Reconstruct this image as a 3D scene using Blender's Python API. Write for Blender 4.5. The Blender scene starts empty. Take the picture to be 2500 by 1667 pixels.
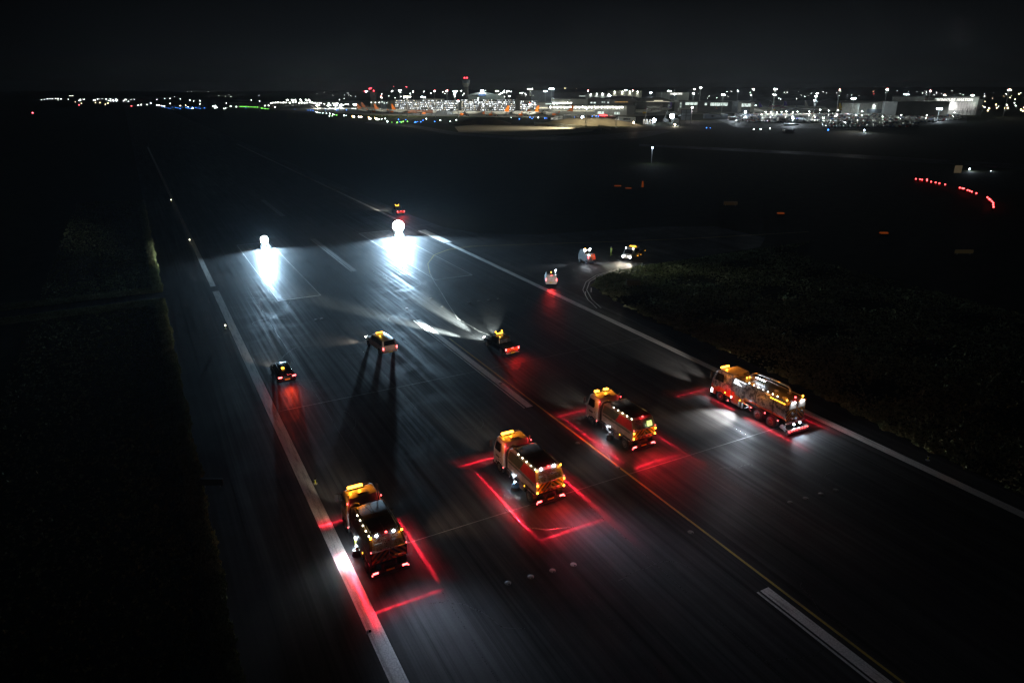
import bpy, bmesh, math, random
from math import radians as R, sin, cos, pi, sqrt
from mathutils import Vector, Matrix, Euler
random.seed(7)
sc = bpy.context.scene
COL = sc.collection

# ------------------------------------------------------------------ camera
F_PX, CXP, CYP = 1666.7, 1250.0, 833.5
PITCH, YAW, H = R(20.272), R(28.273), 28.7
cam_d = bpy.data.cameras.new('camera')
cam_d.sensor_width = 36.0
cam_d.lens = 36.0 * F_PX / 2500.0
cam_d.clip_start, cam_d.clip_end = 0.5, 20000
cam = bpy.data.objects.new('camera', cam_d)
COL.objects.link(cam)
cam.location = (0, 0, H)
cam.rotation_euler = Euler((R(90) - PITCH, 0, -YAW), 'XYZ')
sc.camera = cam

# ------------------------------------------------------------------ render + view
sc.render.engine = 'CYCLES'
cy = sc.cycles
cy.use_denoising = True
try: cy.denoiser = 'OPENIMAGEDENOISE'
except Exception: pass
cy.use_light_tree = True
cy.max_bounces = 4; cy.diffuse_bounces = 2; cy.glossy_bounces = 2
cy.transmission_bounces = 2; cy.volume_bounces = 0; cy.transparent_max_bounces = 4
cy.sample_clamp_indirect = 3.0
cy.caustics_reflective = False; cy.caustics_refractive = False
sc.view_settings.view_transform = 'Standard'
sc.view_settings.look = 'None'
sc.view_settings.exposure = 0.0
sc.view_settings.gamma = 1.0

# ------------------------------------------------------------------ night sky
w = bpy.data.worlds.new('World'); sc.world = w
w.use_nodes = True
nt = w.node_tree; nt.nodes.clear()
out = nt.nodes.new('ShaderNodeOutputWorld'); bg = nt.nodes.new('ShaderNodeBackground')
tc = nt.nodes.new('ShaderNodeTexCoord'); sp = nt.nodes.new('ShaderNodeSeparateXYZ')
rp = nt.nodes.new('ShaderNodeValToRGB')
nt.links.new(tc.outputs['Generated'], sp.inputs[0])
nt.links.new(sp.outputs['Z'], rp.inputs[0])
e = rp.color_ramp.elements
e[0].position = 0.0; e[0].color = (0.0050, 0.0058, 0.0064, 1)
e[1].position = 0.45; e[1].color = (0.0120, 0.0115, 0.0108, 1)
m0 = e.new(0.2); m0.color = (0.0012, 0.0013, 0.0015, 1)
m1 = e.new(0.04); m1.color = (0.0036, 0.0042, 0.0048, 1)
m2 = e.new(0.12); m2.color = (0.0014, 0.0016, 0.0019, 1)
# town glow is strongest over the terminal, weaker to the west
dot = nt.nodes.new('ShaderNodeVectorMath'); dot.operation = 'DOT_PRODUCT'
dot.inputs[1].default_value = (sin(YAW + 0.05), cos(YAW + 0.05), 0)
nt.links.new(tc.outputs['Generated'], dot.inputs[0])
mr = nt.nodes.new('ShaderNodeMapRange')
mr.interpolation_type = 'SMOOTHSTEP'; mr.inputs[1].default_value = 0.74; mr.inputs[2].default_value = 1.0
mr.inputs[3].default_value = 0.22; mr.inputs[4].default_value = 1.5
nt.links.new(dot.outputs['Value'], mr.inputs[0])
nt.links.new(rp.outputs[0], bg.inputs[0]); nt.links.new(mr.outputs[0], bg.inputs[1])
nt.links.new(bg.outputs[0], out.inputs[0])

# ------------------------------------------------------------------ helpers: placing
def bgp(u, b, z=None, v=None):
    """world point in the direction of picture column u at forward distance b, at height z or on row v"""
    x = (u - CXP) / F_PX
    if z is not None:
        c = z - H
        # solve depth along axis: d = b*cosP - c*sinP
        d = b * cos(PITCH) - c * sin(PITCH)
        a = x * d
    else:
        up = -(v - CYP) / F_PX
        fy = cos(PITCH) + up * sin(PITCH); fz = -sin(PITCH) + up * cos(PITCH)
        k = b / fy; a = x * k; z = H + fz * k
    return Vector((a * cos(YAW) + b * sin(YAW), -a * sin(YAW) + b * cos(YAW), z))
def zrow(v, b):
    return bgp(CXP, b, v=v).z
def lat(u, b, z=0):
    return (u - CXP) / F_PX * (b * cos(PITCH) - (z - H) * sin(PITCH))
def gnd(u, v, z=0.0):
    x = (u - CXP) / F_PX; up = -(v - CYP) / F_PX
    fy = cos(PITCH) + up * sin(PITCH); fz = -sin(PITCH) + up * cos(PITCH)
    k = (z - H) / fz
    a, b = x * k, fy * k
    return Vector((a * cos(YAW) + b * sin(YAW), -a * sin(YAW) + b * cos(YAW), z))

# ------------------------------------------------------------------ helpers: objects
def tag(o, label=None, cat=None, group=None, kind=None):
    if label: o['label'] = label
    if cat: o['category'] = cat
    if group: o['group'] = group
    if kind: o['kind'] = kind
    return o
def thing(name, label, cat, loc=(0, 0, 0), rz=0.0, group=None):
    o = bpy.data.objects.new(name, None); COL.objects.link(o)
    o.empty_display_size = 0.5
    o.location = loc; o.rotation_euler = (0, 0, rz)
    return tag(o, label, cat, group)
KIDS = {}
def link(o, parent=None):
    COL.objects.link(o)
    if parent is not None:
        o.parent = parent
        KIDS.setdefault(parent.name, []).append(o)
    return o
def copy_tree(o, parent=None):
    c = o.copy(); link(c, parent)
    for ch in KIDS.get(o.name, []): copy_tree(ch, c)
    return c

class MB:
    def __init__(s): s.v = []; s.f = []; s.m = []; s.cur = 0
    def mat(s, i): s.cur = i; return s
    def add(s, vs, fs):
        n = len(s.v); s.v += [tuple(p) for p in vs]
        for f in fs: s.f.append(tuple(n + i for i in f)); s.m.append(s.cur)
        return s
    def box(s, x0, x1, y0, y1, z0, z1):
        return s.add([(x0,y0,z0),(x1,y0,z0),(x1,y1,z0),(x0,y1,z0),(x0,y0,z1),(x1,y0,z1),(x1,y1,z1),(x0,y1,z1)],
                     [(3,2,1,0),(4,5,6,7),(0,1,5,4),(1,2,6,5),(2,3,7,6),(3,0,4,7)])
    def prismw(s, pts):
        """side profile points (y, z, halfwidth), seen from -x side, extruded symmetric in x"""
        n = len(pts)
        vs = [(-w_, y, z) for y, z, w_ in pts] + [(w_, y, z) for y, z, w_ in pts]
        fs = [tuple(range(n)), tuple(range(2*n-1, n-1, -1))]
        for i in range(n):
            j = (i+1) % n; fs.append((j, i, n+i, n+j))
        return s.add(vs, fs)
    def prism(s, pts, x0, x1):
        n = len(pts)
        vs = [(x0, y, z) for y, z in pts] + [(x1, y, z) for y, z in pts]
        fs = [tuple(range(n)), tuple(range(2*n-1, n-1, -1))]
        for i in range(n):
            j = (i+1) % n; fs.append((j, i, n+i, n+j))
        return s.add(vs, fs)
    def tube(s, pts, r, n=8, r2=None, caps=True):
        pts = [Vector(p) for p in pts]; k = len(pts); base = len(s.v)
        up = None
        for i, p in enumerate(pts):
            d = (pts[min(i+1, k-1)] - pts[max(i-1, 0)]).normalized()
            if up is None: up = Vector((0,0,1)) if abs(d.z) < .9 else Vector((1,0,0))
            a = d.cross(up).normalized(); b = a.cross(d).normalized(); up = b
            rr = r if r2 is None else r + (r2 - r) * i / (k - 1)
            for j in range(n):
                t = 2*pi*j/n; s.v.append(tuple(p + a*cos(t)*rr + b*sin(t)*rr))
        for i in range(k-1):
            for j in range(n):
                j2 = (j+1) % n
                s.f.append((base+i*n+j, base+i*n+j2, base+(i+1)*n+j2, base+(i+1)*n+j)); s.m.append(s.cur)
        if caps:
            s.f.append(tuple(base+j for j in range(n-1, -1, -1))); s.m.append(s.cur)
            s.f.append(tuple(base+(k-1)*n+j for j in range(n))); s.m.append(s.cur)
        return s
    def quad(s, a, b, c, d): return s.add([a, b, c, d], [(0,1,2,3)])
    def slab(s, a, b, c, d, t):
        """thin plate: quad abcd thickened by t along its normal"""
        a, b, c, d = map(Vector, (a, b, c, d))
        n = (b-a).cross(d-a).normalized() * t
        vs = [a,b,c,d,a+n,b+n,c+n,d+n]
        return s.add(vs, [(3,2,1,0),(4,5,6,7),(0,1,5,4),(1,2,6,5),(2,3,7,6),(3,0,4,7)])
    def ball(s, c, r, n=8, m=6, sz=1.0):
        base = len(s.v)
        for i in range(m+1):
            t = pi*i/m
            for j in range(n):
                a = 2*pi*j/n
                s.v.append((c[0]+r*sin(t)*cos(a), c[1]+r*sin(t)*sin(a), c[2]+r*sz*cos(t)))
        for i in range(m):
            for j in range(n):
                j2 = (j+1) % n
                s.f.append((base+i*n+j, base+(i+1)*n+j, base+(i+1)*n+j2, base+i*n+j2)); s.m.append(s.cur)
        return s
    def loft(s, st, closed=True):
        """st: list of rings (lists of points, same count)"""
        base = len(s.v); n = len(st[0])
        for ring in st: s.v += [tuple(p) for p in ring]
        for i in range(len(st)-1):
            for j in range(n):
                j2 = (j+1) % n
                s.f.append((base+i*n+j, base+i*n+j2, base+(i+1)*n+j2, base+(i+1)*n+j)); s.m.append(s.cur)
        if closed:
            s.f.append(tuple(base+j for j in range(n-1,-1,-1))); s.m.append(s.cur)
            s.f.append(tuple(base+(len(st)-1)*n+j for j in range(n))); s.m.append(s.cur)
        return s
    def build(s, name, mats, parent=None, smooth=35, bevel=0.0):
        me = bpy.data.meshes.new(name)
        me.from_pydata(s.v, [], s.f)
        if not isinstance(mats, (list, tuple)): mats = [mats]
        for m in mats: me.materials.append(m)
        if len(mats) > 1: me.polygons.foreach_set('material_index', s.m)
        me.validate(); me.update()
        bm = bmesh.new(); bm.from_mesh(me); bmesh.ops.recalc_face_normals(bm, faces=bm.faces); bm.to_mesh(me); bm.free()
        if smooth:
            me.shade_smooth(); me.set_sharp_from_angle(angle=R(smooth))
        o = bpy.data.objects.new(name, me); link(o, parent)
        if bevel:
            b = o.modifiers.new('bevel', 'BEVEL'); b.width = bevel; b.segments = 2; b.limit_method = 'ANGLE'; b.angle_limit = R(30)
        return o

# ------------------------------------------------------------------ helpers: materials
def newmat(name):
    m = bpy.data.materials.new(name); m.use_nodes = True
    return m, m.node_tree, m.node_tree.nodes['Principled BSDF']
def mixcol(nt, fac, a, b):
    n = nt.nodes.new('ShaderNodeMix'); n.data_type = 'RGBA'
    if isinstance(fac, (int, float)): n.inputs[0].default_value = fac
    else: nt.links.new(fac, n.inputs[0])
    for v, i in ((a, 6), (b, 7)):
        if isinstance(v, tuple): n.inputs[i].default_value = (*v[:3], 1)
        else: nt.links.new(v, n.inputs[i])
    return n.outputs[2]
def noise(nt, scale, detail=4, vec=None, sc3=None, rough=.55):
    n = nt.nodes.new('ShaderNodeTexNoise'); n.inputs['Scale'].default_value = scale
    n.inputs['Detail'].default_value = detail; n.inputs['Roughness'].default_value = rough
    if vec is None:
        t = nt.nodes.new('ShaderNodeTexCoord'); vec = t.outputs['Object']
    if sc3:
        mp = nt.nodes.new('ShaderNodeMapping'); mp.inputs['Scale'].default_value = sc3
        nt.links.new(vec, mp.inputs[0]); vec = mp.outputs[0]
    nt.links.new(vec, n.inputs['Vector'])
    return n.outputs['Fac']
def ramp(nt, fac, *st):
    r = nt.nodes.new('ShaderNodeValToRGB'); nt.links.new(fac, r.inputs[0]); el = r.color_ramp.elements
    while len(el) > 1: el.remove(el[-1])
    for i, (p, c) in enumerate(st):
        if isinstance(c, (int, float)): c = (c, c, c)
        x = el[0] if i == 0 else el.new(p)
        x.position = p; x.color = (*c, 1)
    return r.outputs[0]
def math_(nt, op, a, b=None):
    n = nt.nodes.new('ShaderNodeMath'); n.operation = op
    for i, v in enumerate((a, b)):
        if v is None: continue
        if isinstance(v, (int, float)): n.inputs[i].default_value = v
        else: nt.links.new(v, n.inputs[i])
    return n.outputs[0]
def bump(nt, bs, h, strength=.3, dist=.02):
    b = nt.nodes.new('ShaderNodeBump'); b.inputs['Strength'].default_value = strength; b.inputs['Distance'].default_value = dist
    nt.links.new(h, b.inputs['Height']); nt.links.new(b.outputs[0], bs.inputs['Normal'])
def pmat(name, col, rough=.5, metal=0.0, dirt=.35, scale=3.0, spec=.5, coat=0.0):
    m, nt, bs = newmat(name)
    n = noise(nt, scale, 5)
    c2 = tuple(c*(1-dirt) for c in col)
    nt.links.new(mixcol(nt, ramp(nt, n, (.35, 0.0), (.7, 1.0)), c2, col), bs.inputs['Base Color'])
    nt.links.new(ramp(nt, noise(nt, scale*4, 3), (.3, max(0, rough-.1)), (.7, min(1, rough+.12))), bs.inputs['Roughness'])
    bs.inputs['Metallic'].default_value = metal
    bs.inputs['Specular IOR Level'].default_value = spec
    if coat: bs.inputs['Coat Weight'].default_value = coat
    return m
def emat(name, col, strength, sample=False):
    m, nt, bs = newmat(name)
    bs.inputs['Base Color'].default_value = (*[min(1, c)*.3 for c in col], 1)
    bs.inputs['Roughness'].default_value = .3
    bs.inputs['Emission Color'].default_value = (*col, 1)
    bs.inputs['Emission Strength'].default_value = strength
    if not sample: m.cycles.emission_sampling = 'NONE'
    return m
def chevmat(name, c1, c2, k=2.6, kx=1.0):
    m, nt, bs = newmat(name)
    t = nt.nodes.new('ShaderNodeTexCoord'); s = nt.nodes.new('ShaderNodeSeparateXYZ'); nt.links.new(t.outputs['Object'], s.inputs[0])
    a = math_(nt, 'ABSOLUTE', s.outputs[0])
    f = math_(nt, 'FRACT', math_(nt, 'MULTIPLY', math_(nt, 'ADD', math_(nt, 'MULTIPLY', a, kx), s.outputs[2]), k))
    g_ = math_(nt, 'GREATER_THAN', f, .5)
    d = noise(nt, 5, 4)
    c = mixcol(nt, g_, c1, c2)
    nt.links.new(mixcol(nt, ramp(nt, d, (.3, .45), (.6, 0.0)), c, (.03, .028, .025)), bs.inputs['Base Color'])
    bs.inputs['Roughness'].default_value = .35
    return m

# ------------------------------------------------------------------ helpers: lamps
def light(kind, parent, loc, col, power, size=.06, target=None, angle=60, blend=.5, name='lamp_glow', size_y=None, spread=180):
    d = bpy.data.lights.new(name, kind); d.color = col[:3]; d.energy = power
    if kind == 'AREA':
        d.shape = 'RECTANGLE'; d.size = size; d.size_y = size_y or size; d.spread = R(spread)
    else: d.shadow_soft_size = size
    if kind == 'SPOT': d.spot_size = R(angle); d.spot_blend = blend
    o = bpy.data.objects.new(name, d); link(o, parent); o.location = loc
    if target is not None:
        o.rotation_euler = (Vector(target) - Vector(loc)).to_track_quat('-Z', 'Y').to_euler()
    return o
def soft_spot(parent, loc, col, power, target, ang, size=.15):
    """a spot whose beam fades smoothly away from its axis, the faster the larger ang"""
    o = light('SPOT', parent, loc, col, power, size, target=target, angle=172, blend=.2)
    d = o.data; d.use_nodes = True; nt = d.node_tree; em = nt.nodes['Emission']
    t = nt.nodes.new('ShaderNodeTexCoord'); s = nt.nodes.new('ShaderNodeSeparateXYZ'); nt.links.new(t.outputs['Normal'], s.inputs[0])
    az = math_(nt, 'ABSOLUTE', s.outputs[2])
    nt.links.new(math_(nt, 'POWER', az, ang), em.inputs['Strength'])
    return o
def line_lamp(parent, loc, mid, along, half, power, wid=.05, col_=None, col=(1, .012, .035)):
    """red line projector: a spot whose node gobo passes only a thin fan of light; it draws a straight line on the ground"""
    d = bpy.data.lights.new('line_projector_glow', 'SPOT'); d.color = col; d.energy = power
    d.spot_size = R(170); d.spot_blend = .0; d.shadow_soft_size = .02
    o = bpy.data.objects.new('line_projector_glow', d); link(o, parent); o.location = loc
    z = (Vector(loc) - Vector(mid)); dist = z.length; z.normalize()
    y = Vector(along).normalized(); x = y.cross(z).normalized(); y = z.cross(x).normalized()
    o.rotation_euler = Matrix((x, y, z)).transposed().to_euler()
    d.use_nodes = True; nt = d.node_tree; em = nt.nodes['Emission']
    t = nt.nodes.new('ShaderNodeTexCoord'); s = nt.nodes.new('ShaderNodeSeparateXYZ'); nt.links.new(t.outputs['Normal'], s.inputs[0])
    az = math_(nt, 'MAXIMUM', math_(nt, 'ABSOLUTE', s.outputs[2]), .001)
    ax = math_(nt, 'DIVIDE', math_(nt, 'ABSOLUTE', s.outputs[0]), az)
    ay = math_(nt, 'DIVIDE', math_(nt, 'ABSOLUTE', s.outputs[1]), az)
    def mrange(v, a, b, c0, c1):
        n = nt.nodes.new('ShaderNodeMapRange'); n.interpolation_type = 'SMOOTHSTEP'
        nt.links.new(v, n.inputs[0])
        for i, q in enumerate((a, b, c0, c1)): n.inputs[1+i].default_value = q
        return n.outputs[0]
    ww = wid*1.35 / dist
    core = mrange(ax, ww*.25, ww*1.1, 1, 0)
    halo = mrange(ax, 0, ww*9, .10, 0)
    hl = half / dist
    end = mrange(ay, hl*.8, hl, 1, 0)
    nz = nt.nodes.new('ShaderNodeTexNoise'); nz.inputs['Scale'].default_value = 9; nt.links.new(t.outputs['Normal'], nz.inputs['Vector'])
    end = math_(nt, 'MULTIPLY', end, mrange(nz.outputs['Fac'], .3, .7, .35, 1))
    st = math_(nt, 'MULTIPLY', math_(nt, 'ADD', core, halo), end)
    nt.links.new(st, em.inputs['Strength'])
    return o

# ------------------------------------------------------------------ materials
WHITE = (1, 1, 1); COOL = (.78, .9, 1.0); AMBER = (1, .27, .012); RED = (1, .015, .03); BLUEW = (.62, .76, 1.0); WARM = (1, .86, .66); GREENW = (.86, 1.0, .88)
M = {}
def asphalt(name, lo=.030, hi=.075, streak=1.0, r0=.42, r1=.72):
    m, nt, bs = newmat(name)
    big = noise(nt, .12, 5); fine = noise(nt, 9.0, 5, rough=.7)
    st1 = noise(nt, 1.0, 5, sc3=(2.2, .035, 1)); st2 = noise(nt, 1.0, 4, sc3=(.55, .012, 1))
    rub = ramp(nt, st2, (.42, 0.0), (.62, 1.0))
    s1 = ramp(nt, st1, (.36, 0.0), (.64, 1.0))
    c = mixcol(nt, ramp(nt, big, (.3, 0.0), (.7, 1.0)), (lo, lo, lo*1.05), (hi, hi*.99, hi*.97))
    c = mixcol(nt, math_(nt, 'MULTIPLY', s1, .55*streak), c, (lo*.55, lo*.55, lo*.58))
    st3 = noise(nt, 1.0, 6, sc3=(4.5, .02, 1), rough=.75); vx = ramp(nt, st3, (.50, 0.0), (.60, 1.0))
    c = mixcol(nt, math_(nt, 'MULTIPLY', math_(nt, 'MULTIPLY', vx, rub), .8*streak), c, (lo*.28, lo*.28, lo*.3))
    c = mixcol(nt, math_(nt, 'MULTIPLY', rub, .35*streak), c, (lo*.5, lo*.5, lo*.5))
    c = mixcol(nt, ramp(nt, fine, (.35, .22), (.7, 0.0)), c, (.012, .012, .013))
    nt.links.new(c, bs.inputs['Base Color'])
    rr = mixcol(nt, s1, (r0, r0, r0), (r1, r1, r1))
    rr = mixcol(nt, ramp(nt, noise(nt, .22, 5, rough=.65), (.50, 0.0), (.62, .42)), rr, (.36, .36, .36))
    nt.links.new(rr, bs.inputs['Roughness']); bs.inputs['Specular IOR Level'].default_value = .06
    bump(nt, bs, math_(nt, 'ADD', fine, math_(nt, 'MULTIPLY', st1, .8)), .35, .012)
    return m
M['asphalt'] = asphalt('asphalt', .030, .080, 1.0, .5, .8)
M['patch'] = asphalt('scrubbed asphalt', .085, .16, 1.2, .4, .65)
M['shoulder'] = asphalt('shoulder asphalt', .026, .05, .3, .55, .8)
M['taxi'] = asphalt('taxiway asphalt', .024, .045, .3, .6, .8)
def paintmat(name, col, wear=.5):
    m, nt, bs = newmat(name)
    n1 = noise(nt, 2.5, 6, sc3=(1.6, .12, 1), rough=.65); n2 = noise(nt, 12, 4)
    k = ramp(nt, n1, (.40, 1.0), (.40 + .28*wear, 0.0))
    c = mixcol(nt, math_(nt, 'MULTIPLY', k, .45), col, (.07, .068, .065))
    c = mixcol(nt, ramp(nt, n2, (.3, .5), (.62, 0.0)), c, (.09, .085, .08))
    nt.links.new(c, bs.inputs['Base Color']); bs.inputs['Roughness'].default_value = .55
    bump(nt, bs, n2, .3, .01)
    return m
M['paint'] = paintmat('worn white runway paint', (.66, .64, .61), .35)
M['paint_b'] = paintmat('white centre line paint', (.80, .78, .75), .15)
M['paint2'] = paintmat('faint paint', (.22, .22, .22), .9)
M['ypaint'] = paintmat('worn yellow line paint', (.52, .36, .03), .3)
M['concrete'] = pmat('apron concrete', (.26, .25, .22), .7, dirt=.3, scale=.05)
M['sand'] = pmat('bare sandy ground', (.24, .20, .13), .85, dirt=.35, scale=.06)
M['mound'] = pmat('earth mound', (.16, .12, .06), .9, dirt=.5, scale=.1)
def grassmat(name, c1, c2, scale=.35, bs_=.9):
    m, nt, bs = newmat(name)
    n = noise(nt, scale, 7, rough=.65); n2 = noise(nt, scale*9, 4, rough=.7)
    c = mixcol(nt, ramp(nt, n, (.35, 0.0), (.66, 1.0)), c1, c2)
    c = mixcol(nt, ramp(nt, n2, (.35, .75), (.65, 0.0)), c, (.012, .014, .008))
    nt.links.new(c, bs.inputs['Base Color']); bs.inputs['Roughness'].default_value = .9
    bs.inputs['Specular IOR Level'].default_value = .03
    bump(nt, bs, n2, bs_, .12)
    return m
M['grassland'] = grassmat('grassland', (.016, .020, .008), (.036, .040, .017), .35, .2)
M['blades'] = grassmat('grass blades', (.16, .19, .08), (.38, .38, .19), .5)
M['far_grass'] = grassmat('mown airfield grass', (.04, .055, .015), (.07, .085, .025), .03)

M['white'] = pmat('white vehicle paint', (.62, .60, .58), .3, dirt=.25, coat=.3)
M['tan'] = pmat('amber toned body paint', (.36, .31, .28), .35, dirt=.45, coat=.2)  # white hopper paint toned tan, amber lamp light put into its colour
M['grey'] = pmat('grey vehicle paint', (.18, .18, .18), .35, dirt=.3)
M['black'] = pmat('black gloss paint', (.010, .010, .012), .18, dirt=.2, coat=.5)
M['dark'] = pmat('dark plastic', (.025, .025, .027), .5, dirt=.3)
M['chassis'] = pmat('dirty black steel', (.022, .021, .02), .55, dirt=.5)
M['steel'] = pmat('galvanised steel', (.42, .43, .45), .32, metal=.85, dirt=.4)
M['rubber'] = pmat('tyre rubber', (.018, .018, .018), .75, dirt=.3)
M['rim'] = pmat('dull wheel rim', (.20, .19, .18), .45, metal=.5, dirt=.4)
M['redrim'] = pmat('dark red wheel rim', (.22, .03, .02), .45, dirt=.4)
M['glass'] = pmat('dark tinted glass', (.012, .014, .016), .06, dirt=.1, spec=.8)
M['cover'] = pmat('dark green hopper lid', (.035, .04, .03), .38, dirt=.4)
M['red_panel'] = pmat('red side panel', (.42, .018, .02), .35, dirt=.3)
M['green_panel'] = pmat('dark green side panel', (.055, .075, .045), .4, dirt=.3)
M['blue_guard'] = pmat('blue brush skirt', (.05, .22, .55), .5, dirt=.2)
M['yellow'] = pmat('hi vis yellow', (.55, .62, .04), .6, dirt=.2)
M['bristle'] = pmat('brush bristles', (.03, .04, .06), .8)
M['plate'] = pmat('yellow number plate', (.75, .52, .02), .4, dirt=.1)
M['chev_rg'] = chevmat('amber and dark chevrons', (.50, .20, .02), (.05, .035, .02))
M['chev_ro'] = chevmat('orange and red chevrons', (.75, .24, .02), (.45, .02, .02), 3.2)
M['hose'] = pmat('black ribbed hose', (.02, .02, .02), .45)
M['concrete_wall'] = pmat('pale concrete wall', (.36, .36, .34), .75, dirt=.25, scale=.2)
M['pole'] = pmat('galvanised mast', (.5, .52, .52), .5, metal=.3, dirt=.2, scale=1)
# emissive lenses
M['e_amber'] = emat('amber beacon lens', (1, .38, .03), 12)
M['e_amber2'] = emat('amber marker lens', (1, .42, .03), 7)
M['e_white'] = emat('white led lens', (.82, .9, 1.0), 40)
M['e_warm'] = emat('warm white marker lens', (1, .92, .66), 18)
M['e_red'] = emat('red lamp lens', (1, .05, .05), 14)
M['e_redhot'] = emat('bright tail lamp lens', (1, .10, .10), 9)
M['e_flood'] = emat('floodlight lens', (.92, .97, 1.0), 250)
M['e_head'] = emat('headlamp lens', (1, .95, .84), 60)
M['e_panel'] = emat('backlit white panel', (.86, .95, 1), 2.2)

# ================================================================== GROUND
def struct(o, name=None): o['kind'] = 'structure'; return o
def sheet(name, pts, z, mat, dens=None):
    mb = MB(); mb.add([(x, y, z) for x, y in pts], [tuple(range(len(pts)))])
    o = mb.build(name, mat, smooth=0); return struct(o)
# terrain out to the horizon (slightly rising town ridge behind the airport)
def terrain():
    mb = MB(); xs = [-6000, -3000, -1500, -700, -300, -100, 0, 60, 150, 300, 600, 1000, 1500, 2200, 3200, 4500, 6500, 9000]
    ys = [-300, -60, 0, 60, 150, 300, 500, 800, 1200, 1700, 2400, 3000, 3600, 4300, 5200, 6500, 9000]
    rnd = random.Random(3); idx = {}
    for j, y in enumerate(ys):
        for i, x in enumerate(xs):
            a = x*cos(YAW) - y*sin(YAW); b = x*sin(YAW) + y*cos(YAW)
            z = 0
            if b > 4200:
                t = min(1, (b-4200)/1500)
                side = 1/(1+math.exp(-(a/b + .02)*9))
                z = t*(8 + 34*side)*(.8+.4*rnd.random())
            idx[i, j] = len(mb.v); mb.v.append((x, y, z))
    for j in range(len(ys)-1):
        for i in range(len(xs)-1):
            mb.f.append((idx[i,j], idx[i+1,j], idx[i+1,j+1], idx[i,j+1])); mb.m.append(0)
    return struct(mb.build('ground', M['grassland'], smooth=60))
terrain()
# runway, shoulders, side roads
sheet('runway', [(2.6, -20), (54.8, -20), (54.8, 1500), (2.6, 1500)], .012, M['asphalt'])
def strip(name, x0, x1, y0, y1, z, mat): return sheet(name, [(x0, y0), (x1, y0), (x1, y1), (x0, y1)], z, mat)
strip('left_shoulder', .55, 2.6, -20, 1500, .008, M['shoulder'])
strip('left_side_road', -260, .55, 108.6, 112.2, .008, M['shoulder'])
sheet('right_shoulder', [(54.8, -20), (54.9, 22), (55.4, 31), (56.6, 42), (57.1, 52), (57.3, 63), (57.6, 73), (58.6, 80), (59.8, 85),
                         (63.3, 88.1), (68.1, 90.2), (74, 91), (90, 91.4), (104, 92), (112, 98), (112, 112), (100, 118), (72, 123), (62, 130), (58, 140), (57, 160), (57, 1500), (54.8, 1500)], .008, M['taxi'])
# markings
def paint(name, x0, x1, y0, y1, mat='paint', z=.016): return strip(name, x0, x1, y0, y1, z, M[mat])
paint('runway_edge_line', 7.2, 8.1, -20, 109)
paint('runway_edge_line', 7.25, 8.0, 112, 420)
paint('runway_edge_line', 51.7, 52.6, -20, 124)
paint('runway_edge_line', 51.6, 53.4, 124.5, 139)
paint('runway_edge_line', 51.7, 52.5, 150, 420)
for k in range(-1, 9):
    y0 = -8.2 + 59.6*k
    if k < 0: continue
for y1, y2 in ((-8, 22.6), (51.6, 81.6), (111, 141), (171, 201)):
    paint('centre_line_dash', 29.35, 30.05, y1, y2, 'paint_b' if y1 < 100 else 'paint2')
    paint('centre_line_dash', 29.05, 29.2, y1, y2)
paint('yellow_guide_line', 30.44, 30.62, -20, 73, 'ypaint', .02)
def polyline(name, pts, wd, mat, z=.02):
    mb = MB(); P = [Vector((x, y, z)) for x, y in pts]; L = []
    for i, p in enumerate(P):
        d = (P[min(i+1, len(P)-1)] - P[max(i-1, 0)]).normalized(); n = Vector((-d.y, d.x, 0))*wd/2
        L.append((p+n, p-n))
    for (a, b), (c, d) in zip(L, L[1:]): mb.quad(a, b, d, c)
    return struct(mb.build(name, M[mat], smooth=0))
polyline('yellow_guide_line', [(40.2, 103.5), (42.4, 110), (46, 115.8), (50, 118.6), (55, 119.2), (66, 115.4), (82, 109.6), (100, 104.0), (125, 98)], .16, 'ypaint', .022)
polyline('lead_off_line', [(35.9, 69.6), (34.9, 73.6), (34.6, 79.6), (36.0, 86), (37.6, 92.6), (38.9, 98.5), (40.2, 103.5)], .09, 'paint', .022)
for x0, x1 in ((15.0, 21.2), (39.4, 46.0)):
    strip('scrubbed_touchdown_block', x0, x1, 99.2, 142, .0165, M['patch'])
    for a in ((x0, x0+.1, 99.2, 142), (x1-.1, x1, 99.2, 142), (x0+.1, x1-.1, 99.2, 99.4), (x0+.1, x1-.1, 141.8, 142)):
        strip('block_outline', *a, .0205, M['paint'])
for y in (37.2, 62):
    strip('pavement_joint', 8.3 if y != 37.2 else 9, 51.5, y, y+.05, .0195, M['paint2'])
def seams():
    mb = MB(); rn = random.Random(4)
    def line(pts, w_):
        for (xa, ya), (xb, yb) in zip(pts, pts[1:]):
            d = Vector((yb-ya, xa-xb)).normalized()*w_/2
            mb.quad((xa+d.x, ya+d.y, .0145), (xb+d.x, yb+d.y, .0145), (xb-d.x, yb-d.y, .0145), (xa-d.x, ya-d.y, .0145))
    for x in (12.2, 19.9, 25.3, 37.1, 43.8):
        y = 8.0
        while y < 130:
            L = rn.uniform(6, 22); line([(x + .05*sin(y+i), y + L*i/8) for i in range(9)], .035); y += L + rn.uniform(1, 9)
    for _ in range(46):
        x, y = rn.uniform(9, 51), rn.uniform(16, 110); a = rn.choice((0, pi/2)) + rn.gauss(0, .3); p = [(x, y)]
        for i in range(rn.randrange(4, 16)):
            a += rn.gauss(0, .28); x += cos(a)*.45; y += sin(a)*.45
            if not 8.6 < x < 51: break
            p.append((x, y))
        line(p, .05)
    struct(mb.build('sealed_cracks', M['tar'], smooth=0))
M['tar'] = pmat('black sealing tar', (.012, .012, .012), .3, dirt=.3)
seams()
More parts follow.
